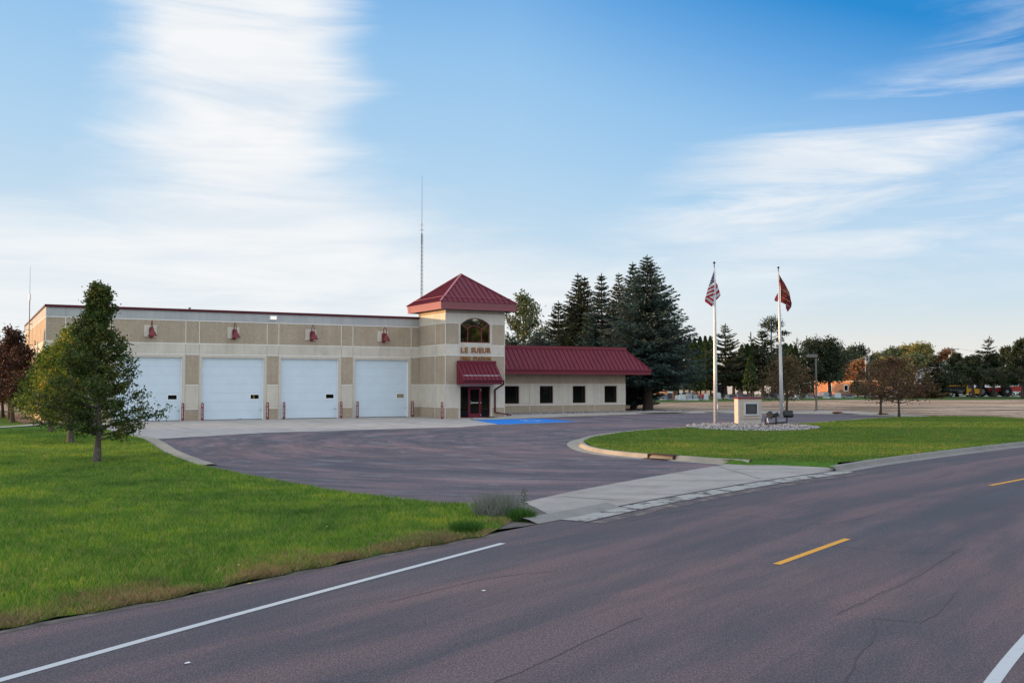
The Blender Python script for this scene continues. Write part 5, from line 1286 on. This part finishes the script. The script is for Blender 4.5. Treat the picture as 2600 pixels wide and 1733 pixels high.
# big deciduous by the orange building and further park trees
def dec(x, ty, Y, rd, mt, lb, seed, n=7500, nm='park_tree', z0=None, tr=.35, sz=.40, pf=None, **kw):
    h = zat(ty, Y)
    return broadleaf(nm, at(x, Y), h, z0 if z0 is not None else h*.22, pf or (lambda t: rd*(.62+1.25*t if t < .3 else max(.3, 1-((t-.3)/.7)**2.3))), n, sz, LF[mt], M['bark_r'], lb, tr=tr, nl=30, seed=seed, sig=.5, twigs=6, **kw)
dec(2062, 860, 182, 5.0, 'dark', 'dark irregular cemetery tree left of the lamp post head', 100, z0=3.2, gap=.4)
dec(2105, 862, 180, 5.6, 'dark', 'big dark tree in front of the orange building, right of the lamp post', 101, z0=3.4, gap=.45, n=6000)
FT = [(2170, 885, 250, 7.5, 'dark', 'round blue green tree left of the insulator pole'), (2135, 905, 255, 6.0, 'mid', 'low green tree behind the dark cemetery tree'), (2235, 903, 245, 6.0, 'mid', 'olive green far tree right of the insulator pole'), (2262, 890, 250, 6.5, 'mid', 'olive green far tree behind the rusty crabapple'),
      (2298, 882, 260, 6.0, 'yel', 'yellow topped far tree above the wine red crabapple'), (2330, 880, 255, 4.5, 'yel', 'narrow yellow green far tree, left of two'), (2348, 880, 258, 4.5, 'yel', 'narrow yellow green far tree, right of two'), (2250, 917, 225, 4.5, 'yel', 'golden low tree behind the wine red crabapple'), (2180, 926, 222, 4.2, 'orange', 'orange brown low tree above the orange building'),
      (2318, 905, 235, 6.5, 'mid', 'wide olive far tree behind the narrow yellow ones'), (2405, 893, 250, 4.6, 'orange', 'orange leaved far tree left of the right utility pole'), (2205, 912, 240, 6.0, 'dark', 'dark far tree behind the insulator pole'),
      (2122, 892, 262, 6.0, 'mid', 'olive far tree filling the gap right of the big dark tree'), (2282, 896, 262, 6.5, 'mid', 'broad olive far tree between the golden and the yellow topped ones')]
for i, (x, ty, Y, rd, mt, lb) in enumerate(FT): dec(x, ty-6, Y, rd*1.12, mt, lb, 110+i, z0=1.5, nm='far_tree', n=9000, sz=.5)
conifer('spruce_tree', at(2372, 190), zat(900, 190), .4, 4.2, 20, 10, LF['dark'], M['bark_r'], 'dark green spruce left of the white building', seed=130, clump=.55, nb=5, trunk=.3)
conifer('juniper_tree', at(2352, 170), zat(968, 170), .2, 4.0, 10, 10, LF['crab'], M['bark_r'], 'low rust brown shrub tree at the end of the field by the spruce', seed=131, clump=.5, nb=5)
# junipers at the right edge
def juniper(x, ty, Y, rd, lb, seed, z0=1.9, n=9500, gap=.4):
    h = zat(ty, Y)
    return broadleaf('juniper_tree', at(x, Y), h, z0, lambda t: rd*(.70+.9*t if t < .3 else max(.16, .97*(1-((t-.3)/.7)**1.3))), n, .34, LF['jun'], M['bark_r'], lb, tr=.30, nl=40, seed=seed, sig=.26, twigs=7, gap=gap, up=.25)
juniper(2469, 905, 177, 5.6, 'wide dark juniper behind the yellow truck', 140, z0=2.6)
juniper(2428, 898, 190, 4.6, 'dark juniper with a ragged top left of the yellow truck', 141, z0=1.4)
juniper(2522, 898, 186, 5.4, 'dark spreading juniper right of the yellow truck', 142, z0=2.4)
juniper(2596, 862, 170, 6.4, 'large dark juniper at the right edge of the photo', 143, z0=2.3, n=12000)
juniper(2556, 882, 190, 4.8, 'dark juniper left of the one at the photo edge', 145, z0=2.4)
conifer('leaning_spruce', at(2486, 184), zat(855, 184), 6.5, 2.6, 16, 8, LF['jun'], M['bark_r'], 'thin spruce leaning right above the dark junipers', seed=144, clump=.5, nb=4, trunk=.16, fill=.7, lean=.18)
# small green things
thuja('small_conifer', at(2196, 186), 1.9, .75, LF['thuja'], 'small cone shaped shrub in the cemetery below the insulator pole', 150, n=500, size=.3)
thuja('small_conifer', at(2328, 172), 2.0, .9, LF['jun'], 'small dark conifer at the field edge under the wine red tree', 151, n=500, size=.3)
broadleaf('round_shrub', at(2176, 185), 2.9, .3, lambda t: 1.9*math.sqrt(max(.05, 1-(2*t-.8)**2)) if t < .9 else .5, 900, .35, LF['dark'], M['bark_r'], 'round dark green shrub in front of the orange building', cat='shrub', tr=.1, nl=16, seed=152, sig=.25)
broadleaf('dark_bush', (-37.5, 92, 0), 2.3, .2, lambda t: 3.6*math.sqrt(max(.05, 1-(1.6*t-.5)**2)) if t < .95 else .5, 2500, .28, LF['dark'], M['bark_r'], 'dark round bush behind the red trees left of the building', cat='shrub', tr=.1, nl=22, seed=153, sig=.3)
# ------------------------------------------------------------------ far buildings, cemetery, vehicles, poles
random.seed(99); rng = np.random.default_rng(99)
MB_TAN_SUN = mat_plain('sun tinted tan brick', (.50, .22, .11), .9, var=.06, scale=2); MB_WHITE = mat_plain('white siding', (.62, .61, .60), .8, var=.05); MB_BEIGE = mat_plain('beige siding', (.42, .37, .27), .85, var=.06)  # brick is tan, with warm low sunlight put into its base colour
MB_ROOF = mat_plain('grey metal roof', (.20, .22, .21), .6)
def building(name, cx, Y, w_, dpt, h, mat, label, rz=0, roof=None, wins=(), gable=0):
    r = empty(name, (cx, Y, 0), rz, label=label, cat='building')
    mb = MB(); 
    if gable: 
        ext_ = [(-w_/2, 0), (w_/2, 0), (w_/2, h), (0, h+gable), (-w_/2, h)]
        mb.prism(ext_, 0, dpt)
    else: mb.box(-w_/2, w_/2, 0, dpt, 0, h)
    mb.build('wall', mat, r)
    mb = MB()
    if gable:
        mb.bar((-w_/2-.3, dpt/2, h-.05), (0, dpt/2, h+gable+.12), dpt+.8, .14, up=(0, 0, 1)); mb.bar((0, dpt/2, h+gable+.121), (w_/2+.3, dpt/2, h-.05), dpt+.8, .14, up=(0, 0, 1))
    else: mb.box(-w_/2-.15, w_/2+.15, -.15, dpt+.15, h, h+.18)
    mb.build('roof', roof or MB_ROOF, r)
    for (x, z, ww, hh) in wins:
        m2 = MB(); m2.box(x-ww/2-.12, x+ww/2+.12, -.06, .0, z-hh/2-.12, z+hh/2+.12); f = m2.build('window', M['white'], r)
        m2 = MB(); m2.box(x-ww/2, x+ww/2, -.08, -.06, z-hh/2, z+hh/2); m2.build('pane', M['glass'], f)
    return r
def X_(p, Y): return (p-1300)/2528*Y
building('brick_building', X_(2150, 215), 215, 15.0, 9, 2.9, MB_TAN_SUN, 'long low sun tinted tan brick building behind the cemetery, low sunlight put into its colour', rz=R(-35), roof=MB_BEIGE, wins=((-3.7, 1.5, .7, 1.1), (-.2, 1.5, .7, 1.1), (3.6, 1.5, .7, 1.1)))
building('white_shed', X_(1875, 225), 225, 24, 8, 3.6, MB_WHITE, 'long white building glimpsed between the cemetery trunks', rz=R(-14), wins=((-9, 1.8, 1.0, 1.2), (-4, 1.2, 1.6, 2.2), (3, 1.6, 1.0, 1.2), (8, 1.2, 1.6, 2.2)))
building('beige_shed', X_(1742, 205), 205, 11, 8, 3.4, MB_BEIGE, 'low beige building behind the stone crosses', rz=R(-10), wins=((-2.8, 1.7, 1.0, .9), (2.5, 1.7, 1.0, .9)))
building('white_house', X_(1620, 210), 210, 9, 7, 3.2, MB_WHITE, 'small white building left of the blue spruce trunk', rz=R(-10), wins=((-2, 1.6, 1, 1), (2, 1.6, 1, 1)), gable=1.4)
building('white_garage', X_(2010, 228), 228, 12, 8, 3.2, MB_WHITE, 'white building behind the brown crabapple', rz=R(-8), wins=((-3, 1.3, 2.2, 2.0), (3, 1.3, 2.2, 2.0)))
building('white_barn', X_(2455, 222), 222, 20, 14, 5.2, MB_WHITE, 'large white gabled building behind the dark junipers', rz=R(-12), gable=2.6, wins=((-5, 2.5, 1, 1.4), (5, 2.5, 1, 1.4)))
building('grey_shed', X_(2330, 232), 232, 16, 10, 3.0, MB_WHITE, 'pale low shed behind the wine red crabapple', rz=R(-10), wins=((-3, 1.3, 3, 2.0), (4, 1.3, 1, 1)))
building('blue_roof_house', X_(2560, 240), 240, 14, 10, 4.4, mat_plain('pale blue siding', (.42, .50, .56), .8), 'pale blue house far behind the juniper at the right edge', rz=R(-10), gable=1.8, wins=((-3, 2, 1, 1.2), (3, 2, 1, 1.2)))
flat('far_road', [(40, 197), (70, 191), (104, 187), (180, 182), (180, 200), (104, 203), (70, 205), (40, 208)], -.03, mat_concrete('pale far road', (.30, .28, .27)))
flat('gravel_yard', [(X_(2070, 200), 200), (X_(2140, 200), 200), (X_(2130, 214), 214), (X_(2060, 214), 214)], -.028, M['conc'])
# heaps
def heap(name, x, Y, rr, h, c, lb):
    n = 24; mb = MB(); prof = [(rr, 0), (rr*.75, h*.3), (rr*.45, h*.72), (rr*.2, h*.95), (.02, h)]
    mb.lathe((x, Y, -.02), prof, n); 
    mb.v = [(a+random.uniform(-.12, .12), b+random.uniform(-.12, .12), max(-.02, c_+random.uniform(-.1, .1))) for a, b, c_ in mb.v]
    tag(mb.build(name, mat_plain(name+' soil', c, .95, var=.5, scale=1.5), smooth=True), lb, 'heap')
heap('dirt_pile', X_(2134, 200), 200, 1.65, 1.15, (.10, .065, .045), 'brown dirt pile in front of the orange building')
heap('gravel_pile', X_(2093, 202), 202, 2.5, .75, (.22, .19, .20), 'low grey gravel pile left of the brown dirt pile')
# headstones
GRV = [mat_plain('grey granite', (.26, .29, .31), .6, var=.15, scale=3), mat_plain('dark granite', (.075, .075, .085), .5, var=.2, scale=3), mat_plain('pinkish granite', (.20, .14, .14), .6, var=.15, scale=3), mat_plain('pale marble', (.46, .50, .51), .6, var=.1, scale=3)]
def stone(x, Y, w_, h, mi, rounded, label, group):
    r = empty('headstone', (x, Y, 0), random.uniform(-.15, .15), label=label, cat='headstone', group=group)
    if rounded: prof = [(-w_/2, .16), (w_/2, .16), (w_/2, h*.78)]+[(w_/2*math.cos(t), h*.78+h*.22*math.sin(t)) for t in np.linspace(.3, 2.84, 8)]+[(-w_/2, h*.78)]
    else: prof = [(-w_/2, .16), (w_/2, .16), (w_/2, h*.94), (w_/2*.8, h), (-w_/2*.8, h), (-w_/2, h*.94)]
    mb = MB(); mb.prism(prof, -.12, .12); mb.build('stone', GRV[mi], r)
    mb = MB(); mb.box(-w_/2-.15, w_/2+.15, -.22, .22, 0, .16); mb.build('plinth', GRV[0 if mi != 0 else 3], r)
    return r
pos = [(1596, 1014, 0), (1621, 1013, 0), (1612, 1012, 2), (1657, 1015, 3), (1668, 1014, 1), (1690, 1013, 0), (1700, 1013, 1), (1707, 1012, 2), (1721, 1014, 3), (1733, 1015, 3), (1750, 1014, 0), (1766, 1014, 0), (1780, 1012, 1), (1793, 1014, 3), (1743, 1009, 1), (1760, 1008, 0), (1824, 1011, 3), (1835, 1008, 1), (1848, 1010, 0),
       (1860, 1011, 1), (1870, 1010, 0), (1878, 1008, 2), (1895, 1010, 1), (1905, 1008, 0), (1942, 1009, 1), (1955, 1008, 0), (1965, 1010, 1), (1981, 1009, 0), (2003, 1010, 2), (2013, 1010, 1), (2024, 1011, 3), (2040, 1009, 1), (2052, 1008, 0), (2060, 1009, 2), (2098, 1009, 0), (2107, 1008, 1), (2127, 1009, 3), (2153, 1008, 1), (2160, 1008, 1), (2206, 1007, 0), (1632, 1009, 1), (1645, 1008, 0), (1680, 1008, 2), (1812, 1008, 1)]
kinds = ['pale grey', 'dark', 'pinkish', 'near white']
for i, (x, y, mi) in enumerate(pos):
    P = px(x, y+1.5); rd = random.random() < .4
    stone(P[0], P[1], random.uniform(.55, 1.15), random.uniform(.65, 1.05), mi, rd, '%s %s headstone in the cemetery rows beyond the stubble field' % (kinds[mi], 'rounded' if rd else 'square cut'), 'cemetery headstones')
def cross(x, Y, lb):
    r = empty('stone_cross', (x, Y, 0), 0, label=lb, cat='gravestone')
    mb = MB(); mb.box(-.5, .5, -.35, .35, 0, .5); mb.box(-.35, .35, -.25, .25, .5, .95); mb.build('base', GRV[1], r)
    mb = MB(); mb.box(-.15, .15, -.12, .12, .95, 3.0); mb.box(-.55, -.151, -.12, .12, 2.25, 2.55); mb.box(.151, .55, -.12, .12, 2.25, 2.55)
    n = 20
    for k_ in range(n):
        a = 2*math.pi*k_/n; b = 2*math.pi*(k_+1)/n; mb.bar((.38*math.cos(a), 0, 2.4+.38*math.sin(a)), (.38*math.cos(b), 0, 2.4+.38*math.sin(b)), .16, .12, up=(0, 1, 0))
    mb.build('ringed_cross', GRV[1], r)
cross(X_(1736, 162), 162, 'tall dark ringed stone cross in the cemetery, left of two'); cross(X_(1750, 163), 163, 'tall dark ringed stone cross in the cemetery, right of two')
r = empty('obelisk', (X_(1878, 165), 165, 0), 0, label='small reddish pointed grave monument behind the stone monument', cat='gravestone'); mb = MB(); mb.box(-.5, .5, -.5, .5, 0, .8); mb.build('base', GRV[2], r)
mb = MB(); mb.lathe((0, 0, .8), [(.42, 0), (.3, .9), (.02, 1.3)], 4, a0=.785); mb.build('shaft', GRV[2], r)
# flower bunches on the graves
FL = {'orange': mat_leaf('orange flowers', [(.10, .10, .02), (.55, .16, .02), (.70, .26, .03)], .2, .1), 'pink': mat_leaf('pink flowers', [(.08, .12, .03), (.45, .05, .15), (.50, .10, .28)], .2, .1), 'red': mat_leaf('red flowers', [(.08, .10, .03), (.40, .05, .04), (.6, .4, .35)], .2, .1), 'yellow': mat_leaf('yellow orange shrub leaves', [(.30, .12, .02), (.60, .25, .03), (.70, .36, .05)], .2, .1)}
for x, y, c, s, lb in ((1671, 1010, 'orange', .65, 'orange flower bunch among the headstones right of the spruce trunk'), (1689, 1008, 'yellow', .8, 'golden orange bush among the graves left of the stone crosses'), (1768, 1010, 'red', .55, 'red and green grave flowers right of the stone crosses'), (1783, 1014, 'pink', .35, 'small pink grave flowers in front of a dark stone'), (1790, 1009, 'red', .5, 'orange red grave flowers left of the left flagpole'), (1794, 1012, 'pink', .45, 'magenta grave flowers on a pale stone by the left flagpole'), (2061, 1009, 'red', .35, 'small red grave flowers left of the lamp post')):
    P = px(x, y); q = rng.normal(size=(160, 3))*np.array([.35, .35, .3])*s+np.array([0, 0, .75*s+.3])
    r = empty('grave_flowers', (P[0], P[1], 0), 0, label=lb, cat='flowers'); raw_mesh('blossoms', quads_at(q, .22, (.6, 1.3)), 4, FL[c], r)
    mb = MB(); mb.lathe((0, 0, 0), [(.16, 0), (.12, .2), (.18, .4)], 8); mb.build('vase', GRV[1], r)
# vehicles ---------------------------------------------------------
YEL = mat_plain('yellow truck paint', (.62, .30, .015), .4, var=.05); TYRE = mat_plain('tyre rubber', (.018, .018, .02), .85); HUB = mat_plain('wheel hub', (.30, .29, .29), .5, .3); REDP = mat_plain('red tractor paint', (.35, .02, .015), .45); CG = mat_plain('cab glass', (.05, .09, .12), .08, spec=.8)
def wheel(par, x, y, r_, w_, name='wheel'):
    mb = MB(); mb.lathe((x, 0, r_), [(r_*.55, -w_/2), (r_*.92, -w_/2), (r_, -w_*.35), (r_, w_*.35), (r_*.92, w_/2), (r_*.55, w_/2)], 24, axis='y'); o = mb.build(name, TYRE, par); o.location = (0, y, 0)
    mb = MB(); mb.lathe((x, 0, r_), [(r_*.2, -w_/2-.02), (r_*.5, -w_/2-.015), (r_*.56, -w_/2+.03), (r_*.56, w_/2-.03), (r_*.2, w_/2+.01)], 16, axis='y'); mb.build('rim', HUB, o)
t0 = px(2440, 1005.5); r = empty('dump_truck', (X_(2441, 188), 188, 0), R(-6), label='yellow cabbed truck with black dump bed parked under the junipers', cat='truck')
for x in (-2.35, 1.35): 
    for y in (-.95, .95): wheel(r, x, y, .46, .34)
mb = MB(); mb.prism([(.55, .55), (3.0, .55), (3.02, 1.25), (2.85, 1.45), (1.95, 1.52), (1.55, 2.25), (.6, 2.30), (.5, 1.5)], -1.0, 1.0); mb.build('cab', YEL, r, bevel=.04)
mb = MB(); mb.prism([(.78, 1.55), (1.72, 1.55), (1.46, 2.14), (.80, 2.18)], -1.012, -1.002); mb.prism([(.78, 1.55), (1.72, 1.55), (1.46, 2.14), (.80, 2.18)], 1.002, 1.012); mb.build('cab_window', CG, r)
mb = MB(); mb.box(.50, 1.0, -1.05, 1.05, .35, .52); mb.build('step_tank', M['white'], r)
mb = MB(); mb.prism([(-3.3, .95), (.35, .95), (.40, 1.95), (.9, 2.45), (.88, 2.5), (.3, 2.02), (-3.3, 1.95)], -1.1, 1.1); mb.box(-3.2, 2.6, -.4, .4, .5, .9); mb.build('dump_bed', M['black'], r)
mb = MB()
for i in range(9): mb.box(-3.1+i*.38, -2.92+i*.38, -1.115, -1.10, 1.18, 1.24)
mb.build('reflector_tape', M['pwhite'], r)
mb = MB(); mb.box(-3.2, .2, -1.0, 1.0, 1.96, 2.1); mb.build('load', YEL, r)
mb = MB(); mb.lathe((3.03, -.75, .9), [(.10, 0), (.10, .02)], 10, axis='x'); mb.build('headlight', M['white'], r)
mb = MB(); mb.prism([(.86, .5), (.86, .75), (1.05, .98), (1.65, .98), (1.84, .75), (1.84, .5)], -1.006, -1.001); mb.build('wheel_arch', M['black'], r)
def tractor(x, Y, rz, lb, red):
    r = empty('tractor', (X_(x, Y), Y, 0), rz, label=lb, cat='tractor')
    for y in (-.9, .9): wheel(r, -.9, y, .95, .5, 'rear_wheel'); wheel(r, 1.6, y*.85, .60, .35, 'front_wheel')
    mb = MB(); mb.prism([(-.3, .9), (2.3, .85), (2.35, 1.5), (2.2, 1.65), (-.3, 1.75)], -.42, .42); mb.build('hood', REDP if red else M['black'], r, bevel=.04)
    mb = MB(); mb.prism([(-1.5, 1.1), (-.3, 1.1), (-.25, 2.5), (-1.4, 2.5)], -.68, .68); mb.build('cab', CG, r)
    mb = MB(); mb.box(-1.55, -.15, -.75, .75, 2.5, 2.62); mb.tube([(1.2, .2, 1.6), (1.2, .2, 2.4)], .05, 6); mb.build('cab_roof', M['black'], r)
    return r
tractor(2500, 190, R(-8), 'dark tractor just right of the yellow truck', False)
tractor(2538, 189, R(172), 'dark red tractor with pale wheel rims between the junipers', True)
r = empty('farm_wagon', (X_(2580, 195), 195, 0), 0, label='red farm wagon beside the trunk at the right edge', cat='wagon')
mb = MB(); mb.prism([(-1.8, .9), (1.9, .9), (2.2, 1.9), (-2.2, 1.9)], -.9, .9); mb.build('wagon_box', REDP, r)
for x in (-1.2, 1.2):
    for y in (-.8, .8): wheel(r, x, y, .4, .22)
mb = MB(); mb.prism([(-2.9, 1.5), (-2.1, 1.5), (-2.2, 2.3), (-2.8, 2.2)], -.5, .5); mb.build('hopper', YEL, r)
def car(x, Y, rz, lb, paint):
    r = empty('parked_car', (X_(x, Y), Y, 0), rz, label=lb, cat='car')
    mb = MB(); mb.prism([(-2.2, .35), (2.2, .35), (2.25, .85), (1.2, 1.0), (.6, 1.45), (-1.0, 1.48), (-1.7, 1.0), (-2.25, .95)], -.85, .85); mb.build('body', paint, r, bevel=.06)
    mb = MB(); mb.prism([(-1.5, .98), (1.0, .98), (.52, 1.38), (-.95, 1.40)], -.862, -.852); mb.build('side_window', CG, r)
    for a in (-1.35, 1.35):
        for y in (-.78, .78): wheel(r, a, y, .33, .2)
car(1703, 190, R(5), 'pale car parked behind the graves left of the stone crosses', M['white'])
car(1582, 188, R(4), 'pale car showing beside the office wing corner behind the graves', M['white'])
# utility poles and wires
GP = mat_plain('weathered pole', (.16, .145, .13), .9); LPm = mat_plain('pale pole', (.30, .31, .33), .7)
Y = 190; x = X_(2206, Y); r = empty('utility_pole', (x, Y, 0), 0, label='utility pole with stacked insulators and a transformer behind the crabapples', cat='utility pole')
hp = zat(883, Y); mb = MB(); mb.tube([(0, 0, 0), (.02, 0, hp)], [.13, .09], 8); mb.tube([(-.65, 0, 0), (-.65, 0, zat(905, Y))], [.10, .08], 8); mb.build('pole', LPm, r)
mb = MB(); mb.box(-1.15, .2, -.07, .07, zat(908.5, Y), zat(907, Y)); mb.build('cross_arm', LPm, r)
for i in range(5):
    mb = MB(); mb.lathe((0, 0, hp-.1-i*.24), [(.10, 0), (.22, .03), (.22, .09), (.10, .12)], 10); mb.build('insulator', M['black'], r)
mb = MB(); mb.lathe((-.55, -.2, zat(924, Y)), [(.25, 0), (.28, .05), (.28, .62), (.2, .7)], 12); mb.build('transformer', LPm, r)
Y = 200; r = empty('utility_pole', (X_(2417, Y), Y, 0), 0, label='tall utility pole with a wide cross arm left of the leaning spruce', cat='utility pole'); hp = zat(883, Y)
mb = MB(); mb.tube([(0, 0, 0), (0, 0, hp)], [.19, .12], 8); mb.build('pole', GP, r)
mb = MB(); mb.box(-1.45, 1.45, -.08, .08, hp-.32, hp-.18); mb.bar((-.6, 0, hp-.3), (0, 0, hp-.9), .06, .06, up=(0, 1, 0)); mb.bar((.6, 0, hp-.3), (0, 0, hp-.9), .06, .06, up=(0, 1, 0)); mb.build('cross_arm', GP, r)
mb = MB(); mb.lathe((-.35, 0, hp-2.1), [(.26, 0), (.28, .7), (.1, .8)], 12); mb.build('transformer', LPm, r)
mb = MB(); mb.lathe((.35, 0, hp-2.1), [(.26, 0), (.28, .7), (.1, .8)], 12); mb.build('transformer', LPm, r)
mb = MB(); mb.tube([(0, 0, hp-2.6), (-.7, 0, hp-2.45), (-1.3, 0, hp-2.5)], .04, 6); mb.box(-1.75, -1.2, -.15, .15, hp-2.56, hp-2.42); mb.build('street_light_arm', LPm, r)
def wire(a, b, sag, lb):
    a = Vector(a); b = Vector(b); mb = MB(); pts = []
    for i in range(15):
        t = i/14; q = a.lerp(b, t); q.z -= sag*4*t*(1-t); pts.append(q)
    mb.tube(pts, .018, 4); tag(mb.build('power_line', GP), lb, 'power line')
zz = zat(883, 190)
wire((X_(2206, 190)-.6, 190, zat(907, 190)), (X_(2060, 235), 235, zat(921, 235)), .5, 'upper power line running left from the insulator pole')
wire((X_(2206, 190)-1.1, 190, zat(909, 190)), (X_(2060, 236), 236, zat(926, 236)), .5, 'lower power line running left from the insulator pole')
wire((X_(2206, 190), 190, zat(885, 190)+.0), (X_(2417, 200)-1.4, 200, zat(884, 200)), 1.8, 'long sagging power line between the two utility poles')
wire((X_(2417, 200)+1.4, 200, zat(884, 200)), (X_(2720, 230), 230, zat(895, 230)), 1.2, 'power line running right from the tall utility pole')
# distant woods closing the horizon, then added unseen trees for shade and reflection
def wood(name, x0, x1, Y0, Y1, h, n, mat, lb, seed, sz=1.3, k_=None):
    rg = np.random.default_rng(seed); k_ = k_ or int((x1-x0)/9)+1; cs = []
    for i in range(k_):
        cx_ = x0+(x1-x0)*(i+rg.random())/k_; cy_ = rg.uniform(Y0, Y1); hh = h*rg.uniform(.65, 1.1); rr = rg.uniform(4, 8)
        m_ = n//k_; v = rg.normal(size=(m_, 3)); v /= np.linalg.norm(v, axis=1)[:, None]; v *= rg.uniform(.75, 1.05, (m_, 1)); v[:, 0] *= rr; v[:, 1] *= rr*.6; v[:, 2] = v[:, 2]*hh*.5+hh*.5
        cs.append(v+np.array([cx_, cy_, 0]))
    P = np.concatenate(cs); P = P[P[:, 2] > 0]
    o = raw_mesh(name, quads_at(P, sz, (.6, 1.4), aspect=.7), 4, mat); return tag(o, lb, 'wood', kind='stuff')
wood('far_wood', 10, 190, 290, 330, 8.5, 26000, LF['dark'], 'distant dark wood closing the horizon behind the cemetery', 1)
wood('far_wood', -170, -25, 250, 290, 5.5, 14000, LF['dark'], 'distant low wood on the horizon left of the fire station', 2)
wood('added_shade_belt', -150, -135, -40, 57, 12.5, 16000, LF['dark'], 'added unseen row of trees keeping the low sun off the lawn', 3, sz=1.8, k_=26)  # added trees, never in view, placed to shade the lawn and kerbs
wood('far_wood', 78, 125, -30, 34, 15.0, 30000, LF['dark'], 'added unseen wood across the road, darkening the tower window reflection', 4, sz=1.4, k_=34)  # added out of view so the arched window mirrors a dark lower part
